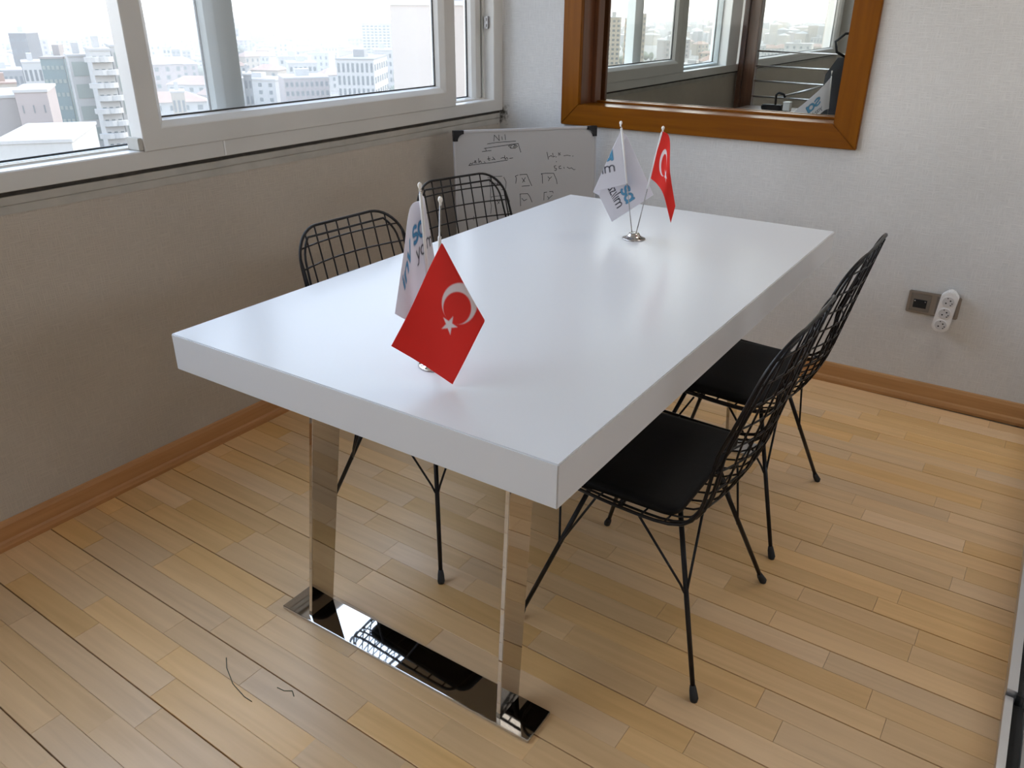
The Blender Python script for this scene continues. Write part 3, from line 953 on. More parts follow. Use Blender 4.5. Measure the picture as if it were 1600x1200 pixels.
def stand(label, base, tips):
    root = empty('desk_flag_stand', base)
    tag(root, label, 'flag stand', 'table flag stands')
    MB().lathe([(0.033, 0.0), (0.0345, 0.002), (0.033, 0.0035), (0.024, 0.0065), (0.018, 0.011), (0.0155, 0.017), (0.012, 0.0185)], 32).build('base', M['chrome'], root)
    B0 = Vector(base)
    poles = []
    for tp, start, end in tips:
        tv = Vector(tp) - B0
        side = Vector((tv.x, tv.y, 0)).normalized()
        bt = side * 0.0065 + Vector((0, 0, 0.0175))
        p_ = MB().tube([bt, bt.lerp(tv, 0.5), tv - (tv - bt).normalized() * 0.004], 0.0016, 7).build('pole', M['steel'], root)
        fin = MB().lathe([(0.0016, -0.010), (0.0026, -0.0085), (0.0020, -0.006), (0.0038, -0.0025), (0.0043, 0.0005), (0.0034, 0.0035), (0.0012, 0.0055)], 12, c=tuple(tv)).build('finial', M['pearl'], p_)
        d_ = (tv - bt)
        MB().tube([bt + d_ * start, bt + d_ * end], 0.0031, 8).build('sleeve', M['sleeve'], p_)
        poles.append(p_)
    return root, B0
# --- near stand
st1, b1 = stand('chrome flag stand at the near table end, its red flag spread to the camera', (-0.885, 1.075, 0.75),
                [((-0.9219, 1.0933, 1.082), 0.46, 0.955), ((-0.8471, 1.0565, 1.073), 0.29, 0.785)])
fw = lattice([0, 0.25, 0.7, 1.1, 1.5],
    [(-0.9231, 1.0923, 1.0719), (-0.9253, 1.1063, 1.0543), (-0.936, 1.0809, 1.0427), (-0.939, 1.0583, 0.9592), (-0.9448, 1.0332, 0.8546)],
    [(-0.9174, 1.0973, 0.8943), (-0.9121, 1.1206, 0.9141), (-0.9224, 1.0796, 0.8756), (-0.92, 1.055, 0.8569), (-0.9237, 1.0385, 0.8448)])
pA = print_white(1.13, 'inv sa', 0.165, 0.40, 0.84, 0.60, 0.105, True)
flag_mesh('flag', st1, fw, pA, pA, 150, 84, b1, label='white flag with blue and black lettering hanging behind the red one')
# red flag folded along a line from its top corner; front sheet hangs towards the camera
T_, L_, B_ = Vector((-0.8448, 1.0532, 0.9988)), Vector((-0.9065, 0.9777, 0.8185)), Vector((-0.7990, 1.0140, 0.7560))
eu = (L_ - T_) / 1.5
ev = (B_ - L_)
def red_near(u, v):
    # signed distance beyond the fold line (flag units), fold from (0,0) to (uf,1)
    uf = 0.62
    dx, dy = uf, 1.0
    ln = math.hypot(dx, dy); dx /= ln; dy /= ln
    al_ = u * dx + v * dy                   # along the fold
    pe = v * dx - u * dy                    # > 0 on the hoist side
    n_ = eu.cross(ev).normalized()
    if n_.y > 0: n_ = -n_                   # towards the camera
    r = 0.006 + 0.045 * al_
    def place(a_, p_, off):
        uu, vv = a_ * dx - p_ * dy, a_ * dy + p_ * dx
        q = T_ + eu * uu + ev * vv
        belly = 0.010 * math.sin(PI * min(1, max(0, a_ / 1.6))) * math.cos(4 * p_)
        return q + n_ * (off * 0.14 + belly)
    if pe <= 0:
        return place(al_, pe, 0)
    if pe < PI * r:
        an = pe / r
        return place(al_, r * math.sin(an), -(r - r * math.cos(an)))
    return place(al_, -(pe - PI * r), -2 * r)
pR = lambda u, v: print_red(0.04 + (u - 0.04) / 1.06, v, 0.585)
flag_mesh('flag', st1, red_near, pR, pR, 150, 100, b1, label='red flag with white crescent and star spread towards the camera')
# --- far stand
st2, b2 = stand('small chrome stand at the far end of the table, its round foot in plain view', (-0.978, 2.128, 0.75),
                [((-1.037, 2.1146, 1.0762), 0.46, 0.955), ((-0.916, 2.1326, 1.0698), 0.44, 0.965)])
Tf, Hf, Ff, C1f, C2f = [Vector(q) for q in [(-1.0374, 2.1145, 1.0554), (-1.0106, 2.123, 0.9067), (-1.1044, 2.0934, 0.8784), (-0.9571, 2.1713, 0.8716), (-1.0651, 2.1267, 0.7858)]]
UF = 0.55
def white_far(u, v):
    # hoist part in front, the fly folded back behind it along a slanting line
    s_ = u - UF * v
    if s_ <= 0:
        return bary([(0, 0), (0, 1), (UF, 1)], [Tf, Hf, Ff], u, v)
    # which side of the diagonal T-C2
    back = Vector((0.004, 0.018, 0)) * min(1, s_ / 0.12)
    if v >= u / 1.5:
        return bary([(0, 0), (UF, 1), (1.5, 1)], [Tf, Ff, C2f], u, v) + back
    return bary([(0, 0), (1.5, 1), (1.5, 0)], [Tf, C2f, C1f], u, v) + back
pF1 = print_white(1.37, 'inv sa', 0.18, 0.48, 0.69, 0.70, 0.115, True)
pF2 = print_white(1.37, 'inv sa', 0.175, 0.56, 0.60, 0.78, 0.125, False)
flag_mesh('flag', st2, white_far, pF1, pF2, 150, 96, b2, smooth_it=4, label='white flag with blue and black lettering folded behind its pole')
rf = lattice([0, 0.45, 0.95, 1.5],
    [(-0.9188, 2.1317, 1.0629), (-0.8947, 2.133, 1.0443), (-0.8761, 2.1137, 0.9588), (-0.8656, 2.1485, 0.8576)],
    [(-0.9373, 2.1259, 0.9309), (-0.9149, 2.1225, 0.9178), (-0.8875, 2.1101, 0.8926), (-0.866, 2.1274, 0.8138)])
flag_mesh('flag', st2, rf, print_red, print_red, 120, 80, b2, label='red flag with white crescent hanging in a narrow fold')

# ================================================================== WHITEBOARD
TLb = Vector((-2.0246, 2.6212, 0.92)); alb = Vector((0.6393, 0.769, 0.0)); upb = Vector((-0.0583, 0.0485, 0.9971)); nnb = Vector((0.7668, -0.6374, 0.0759))
Wb, Hb = 0.617, 0.9227
BLb = TLb - upb * Hb
wb = empty('whiteboard', (0, 0, 0))
mb = Matrix.Identity(4)
for i in range(3):
    mb[i][0] = alb[i]; mb[i][1] = upb[i]; mb[i][2] = nnb[i]
mb.translation = BLb + nnb * 0.012 * 0 + Vector((0, 0, 0.002))
wb.matrix_world = mb
tag(wb, 'upright whiteboard with hand-drawn squares leaning in the room corner', 'whiteboard')
MB().box(0.004, Wb - 0.004, 0.004, Hb - 0.004, -0.012, 0.0).build('panel', M['board'], wb)
fp = [(-0.014, 0.0), (-0.014, 0.014), (0.002, 0.014), (0.005, 0.009), (0.005, 0.0)]
MB().box(0.022, Wb - 0.022, Hb - 0.010, Hb, -0.015, 0.004).build('frame_rail', M['board_frame'], wb, bevel=0.002)
MB().box(0.022, Wb - 0.022, 0.0, 0.010, -0.015, 0.004).build('frame_rail', M['board_frame'], wb, bevel=0.002)
MB().box(0.0, 0.006, 0.022, Hb - 0.022, -0.015, 0.003).build('frame_rail', M['board_frame'], wb, bevel=0.0015)
MB().box(Wb - 0.006, Wb, 0.022, Hb - 0.022, -0.015, 0.003).build('frame_rail', M['board_frame'], wb, bevel=0.0015)
for cx, cy, sx_, sy_ in ((0, Hb, 1, -1), (Wb, Hb, -1, -1), (0, 0, 1, 1), (Wb, 0, -1, 1)):
    r_ = 0.042
    poly = [(0, 0), (r_, 0), (r_, 0.014)]
    for k_ in range(7):
        an = math.radians(90 + 90 * k_ / 6)
        poly.append((r_ + 0.0 + (r_ - 0.016) * math.cos(an), r_ + 0.0 - (r_ - 0.014) * 1.0 * math.sin(an) if False else 0.014 + (r_ - 0.014) * (1 - math.sin(an))))
    poly += [(0.014, r_), (0, r_)]
    cl_ = []
    for q in poly:
        if not cl_ or math.hypot(q[0] - cl_[-1][0], q[1] - cl_[-1][1]) > 1e-4: cl_.append(q)
    MB().prism(cl_, lambda a, c: (cx + sx_ * a, cy + sy_ * c, -0.017), lambda a, c: (cx + sx_ * a, cy + sy_ * c, 0.008)).build('corner_cap', M['black_plastic'], wb)
STROKES=[[[0.1681,0.8765],[0.1704,0.9001],[0.1914,0.8776],[0.189,0.9002]],[[0.2019,0.893],[0.2041,0.8801]],[[0.2151,0.9011],[0.2172,0.8796]],[[0.1395,0.8663],[0.1769,0.8706],[0.2178,0.8721],[0.261,0.8731]],[[0.1297,0.8498],[0.1684,0.8539],[0.2175,0.8585],[0.2712,0.8633]],[[0.2712,0.8633],[0.2823,0.8277]],[[0.1171,0.8371],[0.1558,0.8404]],[[0.1256,0.8492],[0.1358,0.8503]],[[0.1317,0.8497],[0.1346,0.8383]],[[0.2298,0.8553],[0.2423,0.8613],[0.2608,0.8591],[0.2677,0.852],[0.2585,0.8455],[0.2399,0.8455],[0.2298,0.8553]],[[0.24,0.8474],[0.238,0.855],[0.2463,0.8574]],[[0.2503,0.8489],[0.2546,0.8563],[0.2607,0.8542],[0.2544,0.8487]],[[0.0609,0.7864],[0.0672,0.7937],[0.0731,0.7897],[0.0794,0.797]],[[0.0834,0.7949],[0.0905,0.8015],[0.0857,0.8032],[0.0846,0.7949],[0.0935,0.7945]],[[0.1013,0.8112],[0.1024,0.7941],[0.1079,0.8015],[0.1138,0.7936]],[[0.124,0.797],[0.1292,0.7937]],[[0.1429,0.8171],[0.1446,0.8018],[0.1507,0.8034]],[[0.1378,0.807],[0.1509,0.8091]],[[0.1569,0.8032],[0.1671,0.8058],[0.1712,0.8025],[0.1612,0.8144]],[[0.1959,0.8072],[0.2063,0.8106],[0.2124,0.8084]],[[0.2118,0.818],[0.2144,0.8026],[0.2215,0.81],[0.2268,0.8032]],[[0.233,0.8056],[0.2475,0.8069]],[[0.0588,0.7846],[0.1055,0.7894],[0.1545,0.7918],[0.2246,0.7995]],[[0.3965,0.8239],[0.4029,0.7945]],[[0.4042,0.8042],[0.4156,0.8095],[0.4199,0.8035]],[[0.422,0.819],[0.4242,0.8033],[0.4327,0.8069]],[[0.4349,0.8029],[0.4391,0.8035]],[[0.4476,0.8199],[0.4498,0.8081]],[[0.4562,0.8195],[0.4511,0.8147],[0.4571,0.8098]],[[0.4713,0.8061],[0.4863,0.8078],[0.5014,0.8048]],[[0.5101,0.8029],[0.5144,0.8035]],[[0.4371,0.7676],[0.4286,0.766],[0.4307,0.7581],[0.4393,0.7549],[0.4372,0.7479],[0.4299,0.7491]],[[0.4586,0.7658],[0.45,0.7631],[0.4514,0.7552],[0.4609,0.7547]],[[0.4716,0.7601],[0.4738,0.7541]],[[0.4868,0.7595],[0.4976,0.753],[0.5063,0.7558],[0.5173,0.7474],[0.5238,0.7479]],[[0.4379,0.7852],[0.4388,0.7824]],[[0.1364,0.7318],[0.1654,0.7355],[0.1993,0.7358]],[[0.1446,0.7287],[0.1493,0.6759],[0.1466,0.6524]],[[0.2067,0.7315],[0.2167,0.7115],[0.214,0.6842],[0.2056,0.6795],[0.1952,0.6813]],[[0.1668,0.7094],[0.1791,0.7048],[0.1917,0.7108]],[[0.1774,0.7193],[0.1803,0.7036]],[[0.2584,0.7035],[0.2617,0.7249],[0.2568,0.733],[0.2694,0.737]],[[0.2757,0.7379],[0.3073,0.7384],[0.3176,0.7143],[0.3289,0.69]],[[0.2856,0.6903],[0.3195,0.6913]],[[0.286,0.7237],[0.2985,0.7074]],[[0.3008,0.725],[0.2879,0.7059]],[[0.3771,0.6975],[0.3751,0.7331],[0.3709,0.7373],[0.3879,0.7384],[0.4265,0.7366],[0.4395,0.7082],[0.4418,0.6922]],[[0.4008,0.724],[0.4085,0.7157],[0.4179,0.7232]],[[0.4085,0.7157],[0.4029,0.7061]],[[0.1469,0.5849],[0.1506,0.6166],[0.1462,0.6367],[0.1508,0.6542],[0.1842,0.6562],[0.2198,0.6571]],[[0.2218,0.6542],[0.2298,0.6319],[0.2271,0.6001],[0.2291,0.5899],[0.2206,0.5884]],[[0.1746,0.639],[0.1855,0.6245]],[[0.1901,0.6389],[0.1771,0.623]],[[0.2782,0.6091],[0.2775,0.6551],[0.2767,0.6591],[0.3107,0.6584],[0.3191,0.6468],[0.3296,0.6221]],[[0.2841,0.6408],[0.2934,0.6302],[0.3071,0.6355]],[[0.3826,0.6272],[0.3835,0.6593],[0.3964,0.6606]],[[0.4072,0.662],[0.4224,0.662],[0.4245,0.655]],[[0.3986,0.6424],[0.4051,0.634],[0.4202,0.6452]],[[0.4072,0.6359],[0.4007,0.6282]],[[0.073,0.5795],[0.0716,0.5616]]]
dr = MB()
_r = random.Random(3)
for s_ in STROKES:
    P = [Vector((a, c, 0.0008)) for a, c in s_]
    # drawn lines: flat ribbons with a felt-tip width
    for i in range(len(P) - 1):
        d_ = (P[i + 1] - P[i])
        if d_.length < 1e-5: continue
        t = d_.normalized(); n_ = Vector((-t.y, t.x, 0)) * 0.0010
        e_ = t * 0.0006
        dr.add([P[i] - e_ - n_, P[i + 1] + e_ - n_, P[i + 1] + e_ + n_, P[i] - e_ + n_], [(0, 1, 2, 3)])
o = dr.build('marker_drawing', M['ink'], wb); o['kind'] = 'stuff'
o['label'] = 'handwriting and crossed squares in black marker'

# ================================================================== WALL SOCKET AND ADAPTER
def bw(x, z):          # on the back wall
    return x, z
sk = tag(empty('wall_socket_plate', (-0.234, WY, 0.392)), 'bronze double wall plate with a dark empty data socket on its left', 'socket')
def wallbox(x0, x1, z0, z1, d0, d1):
    return MB().box(x0, x1, -d1, -d0, z0, z1)
wallbox(-0.088, 0.086, -0.042, 0.042, 0, 0.009).build('plate', M['bronze'], sk, bevel=0.003)
for cx in (-0.044, 0.042):
    wallbox(cx - 0.034, cx + 0.034, -0.033, 0.033, 0.009, 0.0105).build('insert', M['bronze_in'], sk, bevel=0.001)
wallbox(-0.067, -0.022, -0.020, 0.012, 0.0105, 0.0112).build('data_port', M['dark'], sk)
b = MB()
for cx in (-0.062, -0.028):
    b.lathe([(0.0, 0.0112), (0.0035, 0.0118), (0.0005, 0.0125)], 10, c=(cx, 0, 0.005), axis='y')
b.build('screw', M['steel'], sk)
ad = tag(empty('socket_adapter', (-0.189, WY - 0.0112, 0.386)), 'white three-way plug adapter hanging from the wall plate', 'plug adapter')
ad.rotation_euler = (0, math.radians(4), 0); ad.scale = (0.92, 0.92, 0.87)
b = MB()
hw_, hh_ = 0.031, 0.088
poly = [(-hw_, -hh_ + 0.016), (-hw_ + 0.016, -hh_), (hw_ - 0.016, -hh_), (hw_, -hh_ + 0.016), (hw_, hh_ - 0.024), (hw_ - 0.022, hh_), (-hw_ + 0.022, hh_), (-hw_, hh_ - 0.024)]
b.prism(poly, lambda a, c: (a, 0, c), lambda a, c: (a, -0.045, c))
b.build('body', M['white_plastic'], ad, bevel=0.003)
for k_ in range(3):
    cz = 0.045 - 0.051 * k_
    s0 = MB().lathe([(0.0235, 0.0440), (0.0245, 0.0462), (0.0225, 0.0466), (0.0212, 0.0462)], 28, c=(0, 0, cz), axis='y').build('socket_ring', M['white_plastic'], ad)
    MB().lathe([(0.0205, 0.0455), (0.0207, 0.0464), (0.019, 0.04635)], 28, c=(0, 0, cz), axis='y').build('socket_well', M['socket_well'], s0)
    h_ = MB()
    for ax_, az in ((0.0065, 0.0065), (-0.0065, -0.0065), (-0.0045, 0.015), (0.0145, -0.004), (0.011, -0.012)):
        rr = 0.0030 if abs(ax_) == 0.0065 else 0.0022
        h_.lathe([(rr, 0.0462), (rr, 0.0470)], 10, c=(ax_, 0, cz + az), axis='y')
    h_.build('pin_hole', M['dark'], s0)

# ================================================================== LITTLE THINGS
def at_thread(name, pts, lb):
    o_ = MB().tube(pts, 0.0009, 5).build(name, M['thread'])
    tag(o_, lb, 'thread')
at_thread('loose_thread', [(-1.317, 0.795, 0.001), (-1.29, 0.775, 0.001), (-1.24, 0.752, 0.001), (-1.19, 0.742, 0.001), (-1.165, 0.742, 0.001)], 'longer dark loose thread lying on the parquet left of the chrome foot')
at_thread('loose_thread', [(-1.150, 0.800, 0.001), (-1.130, 0.802, 0.001), (-1.115, 0.812, 0.001), (-1.10, 0.803, 0.001)], 'short dark thread on the parquet, nearer the chrome foot plate')
ck = MB()
ch_pts = [Vector((-2.128, 3.128, 2.20 - 0.0075 * i)) for i in range(121)]
for q in ch_pts:
    ck.lathe([(0.0006, -0.0022), (0.0020, -0.001), (0.0020, 0.001), (0.0006, 0.0022)], 6, c=tuple(q))
ck.tube([ch_pts[0], ch_pts[-1]], 0.0006, 4)
o = ck.build('blind_chain', M['sleeve']); tag(o, 'thin white bead chain of a blind hanging in the window corner', 'chain')
bl = tag(empty('roller_blind', (0, 0, 0)), 'rolled-up white roller blind above the window band', 'blind')
MB().tube([(-2.115, -3.2, 2.56), (-2.115, 3.1, 2.56)], 0.035, 16).build('roll', M['sleeve'], bl)
MB().box(-2.165, -2.085, 3.105, 3.112, 2.52, 2.60).box(-2.165, -2.085, -3.21, -3.203, 2.52, 2.60).build('bracket', M['white_plastic'], bl)
MB().tube([(-2.128, 3.128, 2.42), (-2.128, 3.128, 2.56), (-2.115, 3.09, 2.56)], 0.004, 6).build('chain_guide', M['sleeve'], bl)

# ceiling lamp panel, unseen, added to brighten the right half of the room
fill = tag(empty('ceiling_fill', (-0.12, 2.68, H)), 'unseen ceiling panel added as lamp above the right side of the table', 'fill')
MB().box(-0.31, 0.31, -0.31, 0.31, -0.022, 0.0).build('housing', M['white_plastic'], fill, bevel=0.003)
em = bpy.data.materials.new('fill_diffuser'); em.use_nodes = True
t = em.node_tree; t.nodes.clear()
eo = t.nodes.new('ShaderNodeOutputMaterial'); ee = t.nodes.new('ShaderNodeEmission')
ee.inputs['Color'].default_value = (1.0, 0.93, 0.84, 1); ee.inputs['Strength'].default_value = 6.0
t.links.new(ee.outputs[0], eo.inputs['Surface'])
MB().box(-0.285, 0.285, -0.285, 0.285, -0.0245, -0.0222).build('diffuser', em, fill)

# ================================================================== THE NEXT ROOM (behind the inner window)
M['post'] = wood('dark_walnut_post', (0.20, 0.085, 0.045), (0.12, 0.045, 0.025), 0.28, 'Z', 1.0, coat=0.3)
pt = tag(empty('partition_frame', (-1.5, 6.34, 0)), 'dark brown wooden post with thin steel rails seen through the inner window', 'partition')
def pbox(x0, x1, y0, y1, z0, z1):
    return MB().box(x0 + 1.5, x1 + 1.5, y0 - 6.34, y1 - 6.34, z0, z1)
pbox(-2.138, -2.100, 6.285, 6.385, 0, 2.649).build('post', M['post'], pt, bevel=0.004)
pbox(-2.098, -2.015, 6.300, 6.370, 0, 2.649).build('post', M['post'], pt, bevel=0.006)
pbox(-0.70, -0.60, 6.29, 6.38, 0, 2.649).build('post', M['post'], pt, bevel=0.004)
for z in (1.088, 0.985, 0.880, 0.772):
    MB().tube([(-2.035 + 1.5, 0.0, z), (-0.69 + 1.5, 0.0, z - 0.012)], 0.006, 8).build('rail', M['alu'], pt)
MB().tube([(-1.824 + 1.5, 0.02, 0.769), (-1.45 + 1.5, 0.02, 0.885)], 0.007, 8).build('brace', M['alu'], pt)

def make_desk(name, x0, x1, y0, y1, zt, lb):
    cx, cy = (x0 + x1) / 2, (y0 + y1) / 2
    d = tag(empty(name, (cx, cy, 0)), lb, 'desk')
    a, b_ = (x1 - x0) / 2, (y1 - y0) / 2
    MB().box(-a, a, -b_, b_, zt - 0.028, zt).build('desk_top', M['desk'], d, bevel=0.003)
    for sx_ in (-1, 1):
        MB().box(sx_ * (a - 0.05) - 0.02, sx_ * (a - 0.05) + 0.02, -b_ + 0.05, b_ - 0.05, 0, zt - 0.028).build('leg', M['grey_metal'], d, bevel=0.004)
    MB().box(-a + 0.08, a - 0.08, b_ - 0.08, b_ - 0.06, 0.25, zt - 0.05).build('modesty_panel', M['desk'], d)
    return d
make_desk('office_desk', -1.75, -0.55, 4.25, 4.95, 0.75, 'desk of the next room just beyond the inner window')
make_desk('office_desk', -2.0, -1.45, 5.60, 6.20, 0.72, 'desk of the next room standing against the brown post')
st3, b3 = stand('chrome stand with one white flag seen through the inner window', (-1.035, 4.60, 0.75), [((-1.0624, 4.60, 1.0768), 0.45, 0.93)])
nf = lattice([0, 0.5, 1.0, 1.5],
    [(-1.0608, 4.60, 1.052), (-1.10, 4.585, 0.995), (-1.155, 4.58, 0.935), (-1.225, 4.59, 0.868)],
    [(-1.0470, 4.60, 0.895), (-1.065, 4.575, 0.885), (-1.10, 4.57, 0.845), (-1.150, 4.58, 0.785)])
pN = print_white(1.2, 'sa', 0.28, 0.55, 0.60, 0.86, 0.12, False)
flag_mesh('flag', st3, nf, pN, pN, 70, 46, b3, label='white flag with pale blue letters')
# gadget and carton on the far desk
lampd = tag(empty('desk_clamp', (-1.735, 6.0, 0.72)), 'small black clamp arm on the desk beyond the inner window', 'clamp')
MB().box(-0.09, 0.05, -0.04, 0.04, 0, 0.035).build('base', M['black_plastic'], lampd, bevel=0.006)
MB().tube([(0.0, 0, 0.03), (-0.004, 0, 0.10), (0.012, 0, 0.115), (0.05, 0, 0.105), (0.06, 0, 0.085)], 0.008, 8).build('arm', M['black_plastic'], lampd)
cb_ = tag(empty('white_carton', (-1.645, 5.98, 0.72)), 'little white carton beside the black clamp in the next room', 'carton')
MB().box(-0.025, 0.025, -0.025, 0.025, 0, 0.05).build('box', M['white_plastic'], cb_, bevel=0.004)
MB().box(-0.026, 0.026, -0.026, 0.026, 0.05, 0.062).build('lid', M['white_plastic'], cb_, bevel=0.003)

oc = tag(empty('office_chair', (-1.055, 5.30, 0)), 'black high-backed office chair at the edge of the inner window', 'chair')
b = MB(); 
for k_ in range(5):
    an = 2 * PI * k_ / 5 + 0.3
    L_ = MB().tube([(0, 0, 0.09), (0.15 * math.cos(an), 0.15 * math.sin(an), 0.085), (0.30 * math.cos(an), 0.30 * math.sin(an), 0.06)], [0.022, 0.018, 0.013], 8).build('base_arm', M['black_plastic'], oc)
    MB().lathe([(0.004, -0.012), (0.024, -0.011), (0.028, -0.006), (0.028, 0.006), (0.024, 0.011), (0.004, 0.012)], 14, c=(0.30 * math.cos(an), 0.30 * math.sin(an), 0.0285), axis='y').build('caster', M['rubber'], L_)
MB().lathe([(0.03, 0.07), (0.03, 0.22), (0.018, 0.225), (0.018, 0.40), (0.06, 0.405), (0.06, 0.425)], 16).build('gas_lift', M['black_plastic'], oc)
MB().box(-0.24, 0.24, -0.24, 0.24, 0.425, 0.50).build('seat', M['mesh_black'], oc, bevel=0.03, bseg=3)
def curved_panel(w0, w1, z0, z1, yb, th, n=8, sag=0.04):
    b_ = MB(); vs_ = []; fs_ = []
    m_ = 6
    for j in range(m_ + 1):
        t = j / m_
        wv = w0 + (w1 - w0) * t
        cr_ = 1 - max(0, (t - 0.75) / 0.25) ** 2 * 0.25
        for i in range(n + 1):
            u = -1 + 2 * i / n
            vs_.append((u * wv * cr_, yb - sag * u * u + 0.06 * t * t, z0 + (z1 - z0) * t))
    N_ = len(vs_)
    vs_ += [(x, y + th, z) for x, y, z in vs_]
    W1 = n + 1
    for j in range(m_):
        for i in range(n):
            a = j * W1 + i
            fs_.append((a, a + 1, a + W1 + 1, a + W1)); fs_.append((a + N_, a + N_ + W1, a + N_ + W1 + 1, a + N_ + 1))
    ed = [i for i in range(W1)] + [j * W1 + n for j in range(1, m_ + 1)] + [m_ * W1 + i for i in range(n - 1, -1, -1)] + [j * W1 for j in range(m_ - 1, 0, -1)]
    for k_ in range(len(ed)):
        a, c = ed[k_], ed[(k_ + 1) % len(ed)]
        fs_.append((a, c, c + N_, a + N_))
    return b_.add(vs_, fs_, 0, True)
curved_panel(0.23, 0.265, 0.52, 1.10, 0.20, 0.035).build('backrest', M['mesh_black'], oc)
curved_panel(0.13, 0.14, 1.10, 1.24, 0.27, 0.04).build('headrest', M['black_plastic'], oc)
MB().tube([(0, 0.10, 0.44), (0, 0.26, 0.48), (0, 0.30, 0.80), (0, 0.33, 1.15)], 0.02, 8).build('spine', M['black_plastic'], oc)
for sx_ in (-1, 1):
    MB().tube([(sx_ * 0.15, 0.30, 1.09), (sx_ * 0.22, 0.26, 1.13), (sx_ * 0.235, 0.25, 1.19), (sx_ * 0.19, 0.28, 1.235), (sx_ * 0.12, 0.30, 1.24)], 0.008, 7).build('headrest_loop', M['black_plastic'], oc)
    MB().tube([(sx_ * 0.24, 0.05, 0.45), (sx_ * 0.29, 0.05, 0.50), (sx_ * 0.29, 0.04, 0.66)], 0.014, 8).build('armrest_post', M['black_plastic'], oc)
    MB().box(sx_ * 0.29 - 0.035, sx_ * 0.29 + 0.035, -0.13, 0.12, 0.66, 0.69).build('armrest', M['black_plastic'], oc, bevel=0.01)

# ================================================================== THE CITY BELOW THE WINDOWS
GZ = -40.0
EYE = Vector((0, 0, 1.3674))
def cmat(name, col, rough=0.8):
    col = tuple(q * 0.44 for q in col)
    return varied(name, col, rough, 0.15, 0.05)
C = {
 'white': cmat('white_render', (0.62, 0.60, 0.56)),
 'cream': cmat('cream_render', (0.56, 0.47, 0.36)),
 'beige': cmat('beige_render', (0.44, 0.39, 0.36)),
 'rose': cmat('rose_render', (0.48, 0.40, 0.37)),
 'grey': cmat('grey_concrete', (0.33, 0.325, 0.32)),
 'dark': cmat('dark_facade', (0.10, 0.10, 0.105)),
 'slab': cmat('pale_slab_render', (0.50, 0.44, 0.395)),
 'teal': mat('teal_glass_facade', (0.085, 0.125, 0.13), 0.25),
 'teal_l': mat('pale_green_spandrel', (0.16, 0.18, 0.16), 0.5),
 'glass': mat('far_window_glass', (0.07, 0.08, 0.085), 0.2),
 'tile': cmat('clay_roof_tile', (0.46, 0.29, 0.21)),
 'roof': cmat('pale_roof_sheet', (0.60, 0.58, 0.55)),
 'orange': cmat('orange_render', (0.60, 0.46, 0.32)),  # one even orange-tan render
 'tree': varied('dusty_tree_leaf', (0.10, 0.11, 0.07), 0.9, 0.3, 0.3),
 'ground': varied('city_ground', (0.14, 0.13, 0.115), 0.95, 0.01, 0.25),
}
g = MB(); n = 48
g.add([(-2.4, 0, GZ)] if False else [(-30 - 2600 * math.cos(a_) * 0 - 2600 * math.sin(PI * i / n) , 2600 * math.cos(PI * i / n), GZ) for i in range(n + 1) for a_ in (0,)], [tuple(range(n + 1))])
o = g.build('city_ground', C['ground']); struct(o, 'hazy city ground far below the window')

